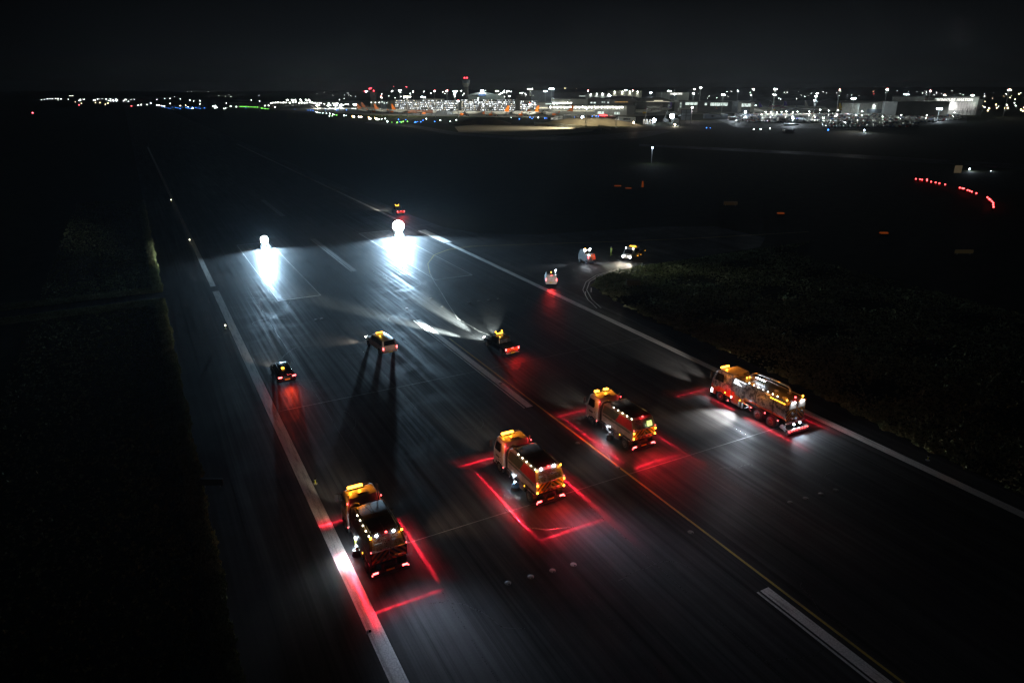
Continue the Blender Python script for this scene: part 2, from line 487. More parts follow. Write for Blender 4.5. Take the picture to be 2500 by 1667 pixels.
# kerb of the grass island at the turn-off
def kerb():
    pts = [(68, 90.9), (63.6, 89.3), (60.0, 86.8), (57.0, 83.2), (54.8, 78.6), (53.6, 74.6)]
    for off in (0, .45):
        q = [(x + off*1.2, y - off*.5) for x, y in pts]
        o = polyline('drainage_line', q, .12, 'paint', .024 + off*.004)
kerb()

# grass: one object, tufts near the pavement edges where the lamps reach it
def grass():
    rnd = random.Random(11); vs = []; fs = []
    redge = [(-20, 54.9), (22, 54.9), (31, 55.4), (42, 56.6), (52, 57.1), (63, 57.3), (73, 57.6), (80, 58.6), (85, 59.8), (88, 63.3), (90.2, 68.1), (91, 74)]
    def rx(y):
        for (a, xa), (b, xb) in zip(redge, redge[1:]):
            if a <= y <= b: return xa + (xb-xa)*(y-a)/(b-a)
        return 74
    def tuft(x, y, h, wd):
        n = len(vs)
        for _ in range(3):
            a = rnd.random()*pi; dx, dy = cos(a)*wd, sin(a)*wd; lx, ly = rnd.uniform(-.5, .5)*h, rnd.uniform(-.5, .5)*h
            k = len(vs)
            ox, oy = rnd.uniform(-wd, wd), rnd.uniform(-wd, wd)
            vs.extend([(x+ox-dx, y+oy-dy, 0), (x+ox+dx, y+oy+dy, 0), (x+ox+lx, y+oy+ly, h*rnd.uniform(.7, 1.2))]); fs.append((k, k+1, k+2))
    for _ in range(34000):
        y = 18 + 200*rnd.random()**1.3
        if 108.3 < y < 112.5: continue
        d = rnd.random()**2.6*16
        edge = .60 + .10*sin(y*.5) + .07*sin(y*1.3+1) + .05*sin(y*5.1)
        tall = 1.6 if rnd.random() < .06 else 1
        tuft(edge - .1 - d, y, rnd.uniform(.07, .20)*tall, rnd.uniform(.05, .13))
    for _ in range(12000):
        y = 20 + 185*rnd.random()**1.2
        if 108.3 < y < 112.5: continue
        edge = .60 + .10*sin(y*.5) + .07*sin(y*1.3+1) + .05*sin(y*5.1)
        tuft(edge - .05 - rnd.random()**1.5*1.3, y, rnd.uniform(.14, .34), rnd.uniform(.05, .12))
    for _ in range(16000):
        d = -rnd.random()*14; x = .5 + d*1.6
        y = 108.2 - rnd.random()**2*3 if rnd.random() < .5 else 112.6 + rnd.random()**2*3
        tuft(x, y, rnd.uniform(.1, .25), rnd.uniform(.05, .12))
    for _ in range(60000):
        y = 16 + 75*rnd.random()
        d = rnd.random()**1.7*46
        x = rx(y) + .25*sin(y*1.7) + .2*sin(y*4) + .15 + d
        if y > 91: continue
        c = sin(x*.35+y*.2)+sin(y*.5-x*.13)+rnd.gauss(0, .6)
        if c < -.9: continue
        tall = 1.7 if rnd.random() < .06 else 1
        tuft(x, y, rnd.uniform(.07, .22)*tall, rnd.uniform(.06, .15))
    me = bpy.data.meshes.new('grass'); me.from_pydata(vs, [], fs); me.materials.append(M['blades']); me.update()
    o = bpy.data.objects.new('grass', me); COL.objects.link(o)
    tag(o, 'rough grass tufts along both edges of the runway pavement', 'grass', kind='stuff')
grass()

# ================================================================== VEHICLES
def wheel(parent, x, y, r, wd, rim='rim', dual=False):
    s = 1 if x > 0 else -1
    w0 = MB()
    def disc(mb, xa, xb, ra, rb, n=20):
        ring = [[(xx, y + rr*cos(2*pi*j/n), r + rr*sin(2*pi*j/n)) for j in range(n)] for xx, rr in ((xa, ra), (xb, rb))]
        mb.loft(ring)
    n = 20; xs = [(-wd/2, r*.90), (-wd/2+.03, r*.985), (-wd/2+.06, r), (wd/2-.06, r), (wd/2-.03, r*.985), (wd/2, r*.90)]
    w0.loft([[(x + xx, y + rr*cos(2*pi*j/n), r + rr*sin(2*pi*j/n)) for j in range(n)] for xx, rr in xs])
    t = w0.build('wheel', M['rubber'], parent)
    w1 = MB(); xo = x + s*wd/2
    w1.loft([[(xo + s*xx, y + rr*cos(2*pi*j/n), r + rr*sin(2*pi*j/n)) for j in range(n)] for xx, rr in ((.002, r*.60), (.012, r*.58), (-.0, r*.50), (-.0, r*.26), (.05, r*.22), (.05, r*.01))], closed=False)
    w1.build('rim', M[rim], t)
    return t
def lens(parent, name, mat, x0, x1, y0, y1, z0, z1): 
    return MB().box(x0, x1, y0, y1, z0, z1).build(name, mat, parent)

def sweeper(label, loc, opt):
    t = thing('road_sweeper', label, 'road sweeper', loc, opt.get('rz', 0), 'road sweepers working down the runway')
    # chassis
    c = MB(); c.box(-.45, -.30, -3.2, 3.0, .62, .88); c.box(.30, .45, -3.2, 3.0, .62, .88)
    for y in (-3.0, -1.2, .2, 1.6): c.box(-.298, .298, y, y+.14, .66, .84)
    c.box(-1.12, -.5, .55, 1.35, .5, 1.0); c.box(.5, 1.12, .2, 1.3, .45, 1.0)
    c.tube([(-.9, -2.45, .5), (.9, -2.45, .5)], .11); c.tube([(-.9, 2.4, .5), (.9, 2.4, .5)], .1)
    c.build('chassis', M['chassis'], t, bevel=.01)
    for s in (-1, 1):
        wheel(t, s*1.07, 2.4, .50, .30, opt.get('rim', 'rim')); wheel(t, s*1.0, -2.45, .50, .52, opt.get('rim', 'rim'))
    # mud guards over the wheels
    for s in (-1, 1):
        for y in (2.4, -2.45):
            g_ = MB(); n = 8
            L = [(y + .62*cos(a), .52 + .62*sin(a)) for a in [pi*i/n for i in range(n+1)]]
            for (ya, za), (yb, zb) in zip(L, L[1:]):
                g_.slab((s*.86, ya, za), (s*1.24, ya, za), (s*1.24, yb, zb), (s*.86, yb, zb), .02)
            g_.build('mudguard', M['dark'], t)
    # cab
    cb = MB()
    cb.prismw([(1.62, .80, 1.20), (1.62, 1.9, 1.22), (1.64, 2.62, 1.12), (1.78, 2.90, 1.00), (2.9, 2.97, .98), (3.12, 2.80, 1.04),
               (3.36, 1.92, 1.20), (3.42, 1.2, 1.22), (3.40, .50, 1.20), (3.0, .50, 1.20), (2.98, .80, 1.20)])
    cb.build('cab', M[opt['cab']], t, bevel=.05)
    ws = MB(); ws.slab((1.10, 3.372, 1.95), (-1.10, 3.372, 1.95), (-.97, 3.155, 2.72), (.97, 3.155, 2.72), -.012); ws.build('windscreen', M['glass'], t)
    for s in (-1, 1):
        sw = MB()
        P = [(s*1.225, 3.12, 1.88), (s*1.130, 2.98, 2.60), (s*1.128, 2.25, 2.60), (s*1.222, 2.12, 2.05), (s*1.222, 2.3, 1.85)]
        sw.add(P + [(p[0] + s*.012, p[1], p[2]) for p in P], [(0,1,2,3,4), (5,6,7,8,9)] + [(i, (i+1)%5, 5+(i+1)%5, 5+i) for i in range(5)])
        sw.build('side_window', M['glass'], t)
        mr_ = MB(); mr_.tube([(s*1.1, 3.25, 2.55), (s*1.42, 3.42, 2.6), (s*1.45, 3.42, 2.5)], .02); mr_.box(s*1.45-.10, s*1.45+.10, 3.38, 3.46, 1.95, 2.5)
        mr_.build('mirror', M['dark'], t, bevel=.02)
        hl = MB(); hl.box(s*.95-.16, s*.95+.16, 3.40, 3.46, .72, .92); hl.build('headlight', M['e_head'], t)
        d = MB(); d.box(s*1.235-.004, s*1.235+.004, 2.35, 2.95, 1.30, 1.46); d.build('door_badge', M['green_panel'], t)
        dh = MB(); dh.box(s*1.235-.006, s*1.235+.012, 2.02, 2.2, 1.5, 1.54); dh.build('door_handle', M['dark'], t)
        MB().box(s*1.1-.12, s*1.1+.12, 2.75, 3.2, .35, .40).build('step', M['chassis'], t); MB().box(s*1.1-.12, s*1.1+.12, 1.75, 2.0, .38, .8).build('battery_box', M['chassis'], t)
    bp = MB(); bp.box(-1.2, 1.2, 3.38, 3.55, .35, .68); bp.build('front_bumper', M['dark'], t, bevel=.04)
    # roof rails, hatch, beacons
    rr = MB()
    for s in (-1, 1): rr.tube([(s*.82, 1.95, 2.99), (s*.82, 2.1, 3.06), (s*.82, 2.95, 3.07), (s*.82, 3.02, 2.95)], .018, 6)
    rr.tube([(-.82, 2.95, 3.07), (.82, 2.95, 3.07)], .018, 6); rr.build('roof_rail', M['steel'], t)
    hh = MB(); hh.box(-.35, .35, 2.0, 2.5, 2.975, 3.03); hh.build('roof_hatch', M[opt['cab']], t, bevel=.02)
    if opt.get('pods'):
        for x in (-.55, .45):
            b = MB(); b.box(x-.22, x+.22, 2.75, 2.93, 3.0, 3.08); b0 = b.build('beacon', M['dark'], t)
            b = MB(); b.box(x-.20, x+.20, 2.73, 2.95, 3.082, 3.19); b.build('beacon_lens', M['e_amber'], b0)
            light('POINT', t, (x, 2.86, 3.40), AMBER, 46, .08)
    else:
        b = MB(); b.box(-.80, .30, 2.72, 2.96, 2.99, 3.06); b0 = b.build('light_bar', M['dark'], t)
        b = MB(); b.box(-.76, .26, 2.74, 2.94, 3.062, 3.17); b.build('light_bar_lens', M['e_amber'], b0)
        for x in (-.6, .05): light('POINT', t, (x, 2.86, 3.40), AMBER, 44, .08)
    # suction hose arching behind the cab
    ho = MB(); hp = [(-1.0, 1.34, .7), (-1.0, 1.36, 1.6), (-.98, 1.34, 2.35), (-.9, 1.2, 2.72), (-.75, .95, 2.92), (-.55, .6, 2.95)]
    ho.tube(hp, .15, 12)
    for i in range(10):
        zz = .8 + i*.16; ho.tube([(-1.0, 1.35, zz), (-1.0, 1.35, zz+.05)], .172, 12)
    ho.build('suction_hose', M['hose'], t)
    en = MB(); en.box(-.6, 1.05, 1.16, 1.56, 1.0, 2.5); en.tube([(.95, 1.45, 2.4), (.95, 1.45, 3.1), (.95, 1.35, 3.25)], .06); en.build('engine_housing', M['grey'], t, bevel=.03)
    # hopper body
    hb = MB()
    hb.prismw([(-3.08, .98, 1.06), (-3.38, 1.25, 1.18), (-3.36, 2.10, 1.20), (-3.00, 2.86, 1.06), (-2.75, 2.98, .98), (.55, 3.02, .98), (1.02, 2.72, 1.06), (1.08, 2.0, 1.20), (1.08, 1.12, 1.18), (-1.6, 1.06, 1.18), (-1.75, 1.2, 1.18), (-3.0, 1.2, 1.18)])
    hb.build('hopper', M[opt['hopper']], t, bevel=.03)
    cv = MB(); cv.prismw([(-2.85, 2.985, .90), (-2.80, 3.02, .86), (.42, 3.075, .86), (.52, 3.03, .90)])
    cv.tube([(0, -2.7, 3.03), (0, .4, 3.085)], .02, 6); cv.box(-.84, .84, -1.2, -1.16, 3.0, 3.07)
    cv.tube([(-.35, .3, 3.1), (-.1, -.9, 3.12), (.15, -1.0, 3.1)], .02, 6)
    cv.build('hopper_lid', M['cover'], t)
    for s in (-1, 1):
        ed = MB(); ed.tube([(s*.99, -2.85, 2.97), (s*.99, .5, 3.03)], .03, 6); ed.build('lid_edge_rail', M['steel'], t)
        sp_ = MB()
        sp_.slab((s*1.206, -3.30, 2.02), (s*1.206, -.9, 2.02), (s*1.075, -1.35, 2.78), (s*1.078, -2.95, 2.78), -s*.012)
        sp_.build('side_panel', M[opt['panel']], t)
        s2 = MB(); s2.slab((s*1.206, -.88, 2.02), (s*1.206, .95, 2.02), (s*1.078, .90, 2.70), (s*1.078, -1.3, 2.74), -s*.010); s2.build('side_panel', M['green_panel'] if opt['panel'] == 'red_panel' else M['dark'], t)
        s3 = MB(); s3.box(s*1.215-.006, s*1.215+.006, -3.0, .9, 1.74, 1.86); s3.build('side_stripe', M['green_panel'], t)
        fr = MB(); fr.box(s*1.2-.02, s*1.2+.02, -3.1, 1.0, .98, 1.04); fr.build('side_rail', M['steel'], t)
        # marker lamps along the lid edge
        for i in range(5 if s < 0 else 0):
            y = -2.9 + i*.62
            m_ = MB(); m_.ball((s*1.04, y, 3.0), .045, 8, 5); m_.build('marker_lamp', M['e_warm'], t)
        light('POINT', t, (s*1.4, -1.6, 3.05), (1, .55, .16), 9, .3); light('POINT', t, (s*1.45, 1.9, 2.6), (1, .36, .05), 10, .3)  # amber fill lights added beside the lid edge and the cab
        # side brush between the axles
        arm = MB(); arm.tube([(s*1.05, .35, 1.0), (s*1.22, .0, .75), (s*1.30, -.35, .42)], .035, 6); arm.tube([(s*1.0, -.9, .95), (s*1.3, -.45, .45)], .03, 6)
        arm.box(s*1.14-.03, s*1.14+.03, .25, .35, .6, 1.2); arm.build('brush_arm', M['yellow'] if opt.get('yarm') else M['steel'], t)
        br = MB(); br.tube([(s*1.28, -.4, .34), (s*1.28, -.4, .05)], .20, 14, r2=.36); bo = br.build('side_brush', M['bristle'], t)
        bg_ = MB(); bg_.tube([(s*1.28, -.4, .47), (s*1.28, -.4, .28)], .24, 14, r2=.30); bg_.build('brush_skirt', M['blue_guard'] if opt.get('blue') else M['dark'], bo)
        mo = MB(); mo.tube([(s*1.28, -.4, .72), (s*1.28, -.4, .48)], .10, 10); mo.build('brush_motor', M['steel'], bo)
        MB().box(s*.95-.25, s*.95+.25, -1.5, -.85, .45, .95).build('side_box', M['steel'], t, bevel=.01); MB().tube([(s*1.1, .9, .35), (s*1.1, .9, 1.1)], .03).build('upright_bar', M['steel'], t); MB().tube([(s*1.15, .1, .5), (s*1.15, .6, 1.0)], .025, 6).build('brush_ram', M['steel'], t)
        lens(t, 'side_marker_lamp', M['e_amber2'], s*1.22-.02, s*1.22+.02, -1.72, -1.64, .98, 1.05)
        lens(t, 'side_marker_lamp', M['e_redhot'], s*1.22-.02, s*1.22+.02, 1.70, 1.76, .76, .82)
        # mud flap and red lamps behind cab
        light('POINT', t, (s*1.3, 1.5, 2.75), RED, opt.get('redwash', 5), .05)
        lens(t, 'red_beacon', M['e_red'], s*1.16-.03, s*1.16+.03, 1.50, 1.56, 2.70, 2.78)
    # rear door
    rd = MB(); rd.slab((1.10, -3.392, 1.24), (-1.10, -3.392, 1.24), (-1.10, -3.384, 2.06), (1.10, -3.384, 2.06), .02); rd.build('rear_door', M['chev_rg'], t)
    up = MB(); up.slab((1.04, -3.385, 2.12), (-1.04, -3.385, 2.12), (-.90, -3.03, 2.82), (.90, -3.03, 2.82), .015); up.build('rear_hatch', M['steel'], t)
    if opt.get('screen'):
        sc_ = MB(); sc_.slab((.82, -3.40, 2.22), (.28, -3.40, 2.22), (.28, -3.22, 2.62), (.82, -3.22, 2.62), .02); sc_.build('lit_rear_panel', emat('lit yellow rear panel', (.75, .9, .25), 1.4), t)
        light('POINT', t, (.55, -3.6, 2.4), (.85, 1, .6), 2.5, .1)
    ba = MB()
    ba.tube([(-1.02, -3.46, 2.10), (1.02, -3.46, 2.10)], .035); ba.tube([(-.85, -3.46, 1.50), (.95, -3.46, 1.50)], .045)
    ba.tube([(0, -3.46, 1.50), (0, -3.46, 2.10), (0, -3.30, 2.45)], .03, 6)
    for x in (-.85, -.3, .3, .85): ba.tube([(x, -3.45, 2.12), (x, -3.26, 2.50)], .018, 6)
    ba.tube([(-.3, -3.25, 2.52), (-.85, -3.25, 2.52)], .018, 6); ba.tube([(.3, -3.25, 2.52), (.85, -3.25, 2.52)], .018, 6)
    ba.build('rear_door_bar', M['steel'], t)
    rb = MB(); rb.box(-1.22, 1.22, -3.46, -3.38, .50, .68); rb.tube([(-.45, -3.44, .72), (-.35, -3.46, 1.0), (.35, -3.46, 1.0), (.45, -3.44, .72)], .03); rb.box(-.5, .5, -3.3, -3.2, .55, 1.0)
    rb.box(-1.22, 1.22, -3.40, -3.34, .18, .24); rb.build('rear_bumper', M['chassis'], t)
    for s in (-1, 1):
        lens(t, 'tail_light', M['e_redhot'], s*.95-.17, s*.95+.17, -3.50, -3.462, .54, .65)
        lens(t, 'tail_light', M['e_redhot'], s*1.17-.035, s*1.17+.035, -3.50, -3.462, .45, .53)
        light('POINT', t, (s*1.0, -3.75, .62), RED, opt.get('tail', 9)*2, .08)
        for z in opt['amber']:
            yy = -3.45 if z < 2.2 else -3.1; xx = 1.12 if z < 2.2 else 1.0
            lens(t, 'hazard_lamp', M['e_amber'], s*xx-.06, s*xx+.06, yy-.03, yy+.02, z-.06, z+.06)
            light('POINT', t, (s*xx, yy-.22, z), AMBER, 11, .05)
        if opt.get('white'):
            m_ = MB(); m_.ball((s*.55 - .05, -3.02, 2.97), .085, 10, 6); m_.build('work_lamp', M['e_white'], t)
            soft_spot(t, (s*.55-.05, -3.55, 3.0), BLUEW, opt['white']*1.25, (s*.5+2.0, -10.5, 0), 11)
        lens(t, 'red_marker', M['e_redhot'], s*1.13-.025, s*1.13+.025, -3.44, -3.40, 2.12, 2.18)
    m_ = MB(); m_.ball((.02, -3.0, 3.03), .08, 8, 5, .6); m_.build('red_beacon', M['e_red'], t)
    light('POINT', t, (.02, -3.15, 3.15), RED, opt.get('redtop', 5), .05)
    np_ = MB(); np_.box(-.26, .26, -3.485, -3.465, .53, .64); np_.build('number_plate', M['plate'], t)
    for s in (-1, 1): light('SPOT', t, (s*.95, 3.62, .84), (1, .84, .66), 2600, .05, target=(s*.95, 26, 0), angle=34, blend=1, name='headlight_glow')
    if opt.get('side'):
        MB().box(1.16, 1.24, -.5, -.3, 2.0, 2.1).build('side_fill_lamp', M['e_white'], t)  # lamp added to light the flank of the next truck
        light('SPOT', t, (1.3, -.4, 2.05), (1, .66, .42), opt['side']*.7, .06, target=(12, .6, .6), angle=70, blend=1)
    # side work lights (downwards)
    for s, pw in ((-1, opt.get('pool', 0)), (1, opt.get('poolr', 0))):
        if pw:
            lens(t, 'work_lamp', M['e_white'], s*1.1-.05, s*1.1+.05, -.1, .0, 1.0, 1.05)
            light('SPOT', t, (s*1.2, -.15, 1.02), COOL, pw, .05, target=(s*(2.0 + opt.get('poolx', 0)), -.9, 0), angle=88, blend=1)
            light('POINT', t, (s*1.22, .15, .95), COOL, pw*.05, .05)
    if opt.get('redback'): light('SPOT', t, (0, -3.8, 2.3), RED, opt['redback'], .2, target=(.2, -6.0, 0), angle=100, blend=1)
    # red line projectors round the truck
    P = opt['lines']
    lo = (-1.15, -.6, 2.95)
    if 'l' in P: x, y0, y1, pw = P['l']; line_lamp(t, (-1.32, -.6, 2.9), (x, (y0+y1)/2, 0), (0, 1, 0), (y1-y0)/2, pw, .10)
    if 'r' in P: x, y0, y1, pw = P['r']; line_lamp(t, (1.32, -.6, 2.9), (x, (y0+y1)/2, 0), (0, 1, 0), (y1-y0)/2, pw, .10)
    if 'b' in P: y, x0, x1, pw = P['b']; line_lamp(t, (0, -3.62, 2.75), ((x0+x1)/2, y, 0), (1, 0, 0), (x1-x0)/2, pw, .09)
    if 'f' in P: y, x0, x1, pw = P['f']; line_lamp(t, (0, 3.60, 2.8), ((x0+x1)/2, y, 0), (1, 0, 0), (x1-x0)/2, pw, .10)
    for i, k in enumerate(P.keys()):
        q = {'l': (-1.2, -.6, 2.9), 'r': (1.2, -.6, 2.9), 'b': (0, -3.5, 2.75), 'f': (0, 3.46, 2.8)}[k]
        MB().box(q[0]-.05, q[0]+.05, q[1]-.04, q[1]+.04, q[2]-.04, q[2]+.04).build('line_projector', M['dark'], t)
    return t
PW = 30000
sweeper('sweeper nearest the left edge line with two blue white lamps on its rear', (9.95, 38.0, 0),
        dict(cab='white', hopper='dark', panel='cover', amber=(2.95,), white=1800, pool=2600, poolx=.4, poolr=400, side=1500, yarm=True, tail=3, redwash=3,
             lines={'l': (-2.15, -5.2, 1.2, PW*.35), 'r': (2.45, -5.0, 3.0, PW*.8), 'b': (-6.1, -2.4, 2.6, PW*.5), 'f': (3.9, -2.6, 1.6, PW*.4)}))
sweeper('sweeper with red side panel and blue brush skirt, middle of the three sweepers', (22.85, 39.95, 0),
        dict(cab='white', hopper='tan', panel='red_panel', amber=(1.35, 1.95, 2.95), white=1700, pool=1100, blue=True, redback=1500, side=900, tail=16, redwash=22, redtop=16,
             lines={'l': (-2.9, -6.4, 4.5, PW*1.3), 'r': (2.75, -6.4, 2.6, PW*.9), 'b': (-6.75, -2.9, 2.8, PW*1.0), 'f': (4.7, -3.2, 1.0, PW*1.0)}))
sweeper('white sweeper with two separate amber roof beacons, right of the centre line', (33.95, 43.1, 0),
        dict(cab='white', hopper='tan', panel='red_panel', amber=(1.4, 1.9), pods=True, pool=1100, poolx=.3, redback=2200, side=900, tail=14, redwash=12, redtop=10, screen=True,
             lines={'l': (-2.75, -5.8, 5.4, PW*.9), 'r': (2.75, -5.6, 1.6, PW*.6), 'b': (-5.4, -2.6, 2.6, PW*.7), 'f': (5.4, -2.9, 1.0, PW*.5)}))

def wrapmat():
    m, nt, bs = newmat('red and grey patterned vehicle wrap')
    v = nt.nodes.new('ShaderNodeTexVoronoi'); v.inputs['Scale'].default_value = 2.2
    t = nt.nodes.new('ShaderNodeTexCoord'); nt.links.new(t.outputs['Object'], v.inputs['Vector'])
    s = nt.nodes.new('ShaderNodeSeparateXYZ'); nt.links.new(t.outputs['Object'], s.inputs[0])
    n = noise(nt, 2.6, 6, rough=.7); n3 = noise(nt, 1.4, 3, sc3=(1, .6, 2))
    grey = mixcol(nt, ramp(nt, n, (.42, 0.0), (.55, 1.0)), (.05, .045, .045), (.30, .27, .26))
    band = math_(nt, 'ADD', s.outputs[2], math_(nt, 'MULTIPLY', n3, -1.1))
    red = mixcol(nt, ramp(nt, n, (.44, 0.0), (.56, 1.0)), (.50, .025, .012), (.48, .17, .035))
    k = ramp(nt, band, (0.0, 0.0), (.35, 1.0), (.85, 1.0), (1.0, 0.0))
    nt.links.new(mixcol(nt, k, grey, red), bs.inputs['Base Color']); bs.inputs['Roughness'].default_value = .32
    return m
M['wrap'] = wrapmat()
def tanker():
    t = thing('jetting_tanker', 'long three axle tanker in red and grey patterned wrap beside the right edge line', 'tanker truck', (48.0, 40.6, 0))
    c = MB(); c.box(-.45, -.3, -4.3, 4.4, .68, .95); c.box(.3, .45, -4.3, 4.4, .68, .95)
    for y in (-4, -2.2, 0, 1.5): c.box(-.298, .298, y, y+.14, .7, .9)
    for y in (3.3, -1.45, -2.95): c.tube([(-.9, y, .52), (.9, y, .52)], .11)
    c.build('chassis', M['chassis'], t)
    for s in (-1, 1):
        wheel(t, s*1.08, 3.3, .52, .32, 'redrim')
        for y in (-1.45, -2.95): wheel(t, s*1.02, y, .52, .50, 'redrim')
        for y in (3.3, -1.45, -2.95):
            g_ = MB(); L = [(y + .64*cos(a), .54 + .64*sin(a)) for a in [pi*i/8 for i in range(9)]]
            for (ya, za), (yb, zb) in zip(L, L[1:]): g_.slab((s*.88, ya, za), (s*1.25, ya, za), (s*1.25, yb, zb), (s*.88, yb, zb), .02)
            g_.build('mudguard', M['dark'], t)
    cb = MB()
    cb.prismw([(2.05, .85, 1.22), (2.05, 2.0, 1.24), (2.08, 2.85, 1.14), (2.25, 3.12, 1.02), (3.7, 3.10, 1.0), (4.25, 2.86, 1.08), (4.55, 2.0, 1.22), (4.64, 1.25, 1.24), (4.62, .45, 1.22), (4.0, .45, 1.22), (3.98, .85, 1.22)])
    cb.build('cab', M['wrap'], t, bevel=.05)
    rf = MB(); rf.prismw([(2.2, 3.13, .98), (2.2, 3.16, .96), (3.66, 3.16, .96), (3.7, 3.12, .98)]); rf.build('roof_panel', M['white'], t)
    ws = MB(); ws.slab((1.12, 4.56, 2.04), (-1.12, 4.56, 2.04), (-1.0, 4.29, 2.78), (1.0, 4.29, 2.78), -.012); ws.build('windscreen', M['glass'], t)
    for s in (-1, 1):
        sw = MB(); P = [(s*1.235, 4.28, 2.02), (s*1.135, 4.02, 2.76), (s*1.135, 3.25, 2.76), (s*1.235, 3.1, 2.05)]
        sw.add(P + [(p[0]+s*.012, p[1], p[2]) for p in P], [(0,1,2,3), (4,5,6,7)] + [(i, (i+1)%4, 4+(i+1)%4, 4+i) for i in range(4)]); sw.build('side_window', M['glass'], t)
        mr_ = MB(); mr_.tube([(s*1.12, 4.4, 2.7), (s*1.45, 4.6, 2.75)], .02); mr_.box(s*1.45-.1, s*1.45+.1, 4.55, 4.64, 2.05, 2.65); mr_.build('mirror', M['dark'], t, bevel=.02)
        lens(t, 'headlight', M['e_head'], s*.98-.16, s*.98+.16, 4.62, 4.68, .75, 1.0)
        lens(t, 'corner_lamp', M['e_white'], s*1.215-.03, s*1.215+.03, 4.42, 4.56, .55, .95)
        light('SPOT', t, (s*1.3, 4.5, .8), COOL, 120, .05, target=(s*2.4, 4.6, 0), angle=90, blend=1)
        MB().box(s*1.12-.12, s*1.12+.12, 2.2, 2.65, .35, .40).build('step', M['steel'], t); MB().box(s*1.12-.12, s*1.12+.12, 2.2, 2.65, .65, .70).build('step', M['steel'], t)
    bp = MB(); bp.box(-1.2, 1.2, 4.6, 4.76, .32, .66); bp.build('front_bumper', M['dark'], t, bevel=.04)
    b = MB(); b.box(-.85, .25, 3.9, 4.12, 3.06, 3.16); b0 = b.build('light_bar', M['dark'], t)
    MB().box(-.81, .21, 3.92, 4.10, 3.162, 3.26).build('light_bar_lens', M['e_amber'], b0)
    for x in (-.6, 0): light('POINT', t, (x, 4.02, 3.52), AMBER, 55, .08)
    for s in (-1, 1): light('SPOT', t, (s*.98, 4.85, .9), (1, .92, .84), 14000, .05, target=(s*.98+5, 42, .8), angle=30, blend=1, name='headlight_glow')
    # front locker with lit panel, then the tank
    lk = MB(); lk.prismw([(.45, .95, 1.22), (.45, 2.45, 1.22), (.45, 2.95, 1.0), (1.95, 2.95, 1.0), (1.95, 2.45, 1.22), (1.95, .95, 1.22)]); lk.build('front_locker', M['wrap'], t, bevel=.03)
    for s in (-1, 1):
        p_ = MB(); p_.slab((s*1.2, .52, 2.50), (s*1.2, 1.9, 2.50), (s*1.03, 1.9, 2.90), (s*1.03, .52, 2.90), -s*.02); p_.build('lit_side_panel', M['e_panel'], t)
    light('POINT', t, (-1.7, 1.1, 2.6), COOL, 8, .2)
    tk = MB(); n = 24
    def ring(y, sx, sz): return [(1.18*sx*(abs(cos(a))**.55)*(1 if cos(a) > 0 else -1), y, 2.02 + .98*sz*(abs(sin(a))**.6)*(1 if sin(a) > 0 else -1)) for a in [2*pi*(j+.5)/n for j in range(n)]]
    tk.loft([ring(-4.25, .9, .9), ring(-4.35, .97, .97), ring(-4.3, 1, 1), ring(.40, 1, 1), ring(.44, .97, .97)]); tk.build('tank', M['wrap'], t, smooth=40)
    for y in (-2.9, -.9):
        bd = MB(); bd.loft([[(p[0]*1.012, p[1], 2.02+(p[2]-2.02)*1.012) for p in ring(y, 1, 1)], [(p[0]*1.012, p[1], 2.02+(p[2]-2.02)*1.012) for p in ring(y+.07, 1, 1)]]); bd.build('tank_band', M['dark'], t)
    wk = MB(); wk.box(-1.0, 1.0, -4.2, .35, 3.0, 3.03); wk.build('top_walkway', M['cover'], t)
    for s in (-1, 1):
        r_ = MB(); r_.tube([(s*1.08, -4.2, 3.03), (s*1.08, .4, 3.05)], .035, 6); r_.box(s*1.1-.02, s*1.1+.02, -4.2, .4, 2.86, 3.0); r_.build('top_side_rail', M['steel'], t)
        for i in range(7 if s < 0 else 0):
            MB().ball((s*1.06, -3.15 + i*.55, 3.12), .05, 8, 5).build('marker_lamp', M['e_warm'], t)
        for i in range(7): lens(t, 'amber_strip_lamp', M['e_amber2'], s*1.13-.02, s*1.13+.02, -4.1+i*.25, -3.95+i*.25, 2.72, 2.78)
    bm_ = MB(); bm_.tube([(.55, -3.1, 3.05), (.55, -3.1, 3.45), (.55, -2.85, 3.62), (.5, -.6, 3.62), (.3, .6, 3.62), (.1, .9, 3.5), (-.2, .8, 3.25)], .085, 10); bm_.tube([(.55, -3.1, 3.04), (.55, -3.1, 3.14)], .2, 12); bm_.build('hose_boom', M['steel'], t)
    tb = MB(); tb.box(.15, .2, -.6, .5, 3.28, 3.34); tb.build('tube_light', M['e_white'], t)
    mb_ = MB(); mb_.tube([(-.75, -3.7, 3.03), (-.75, -3.7, 3.12)], .28, 16); mb_.build('manhole_lid', M['steel'], t); MB().tube([(-.1, -2.2, 3.03), (-.1, -2.2, 3.1)], .2, 14).build('manhole_lid', M['steel'], t)
    light('POINT', t, (-.4, -3.4, 3.8), AMBER, 34, .1); light('POINT', t, (.3, .9, 3.9), AMBER, 40, .1); light('POINT', t, (.6, -1.6, 4.2), AMBER, 34, .1); light('POINT', t, (-1.7, 3.2, 2.6), (1, .30, .04), 16, .2); light('POINT', t, (-1.8, -1.6, 2.5), (1, .34, .06), 15, .2)  # amber fill added above the tank and along its left side
    for x in (-.25, .1): MB().ball((x, 1.2, 3.08), .07, 8, 5).build('beacon', M['e_amber'], t)
    for x in (-1.0, 1.0):
        MB().ball((x, -4.15, 3.12), .08, 8, 5).build('beacon', M['e_amber'], t); light('POINT', t, (x*1.15, -4.5, 3.1), AMBER, 5, .05)
    MB().ball((.1, -4.1, 3.16), .09, 8, 5, .8).build('red_beacon', M['e_red'], t); light('POINT', t, (.1, -4.3, 3.35), RED, 9, .05)
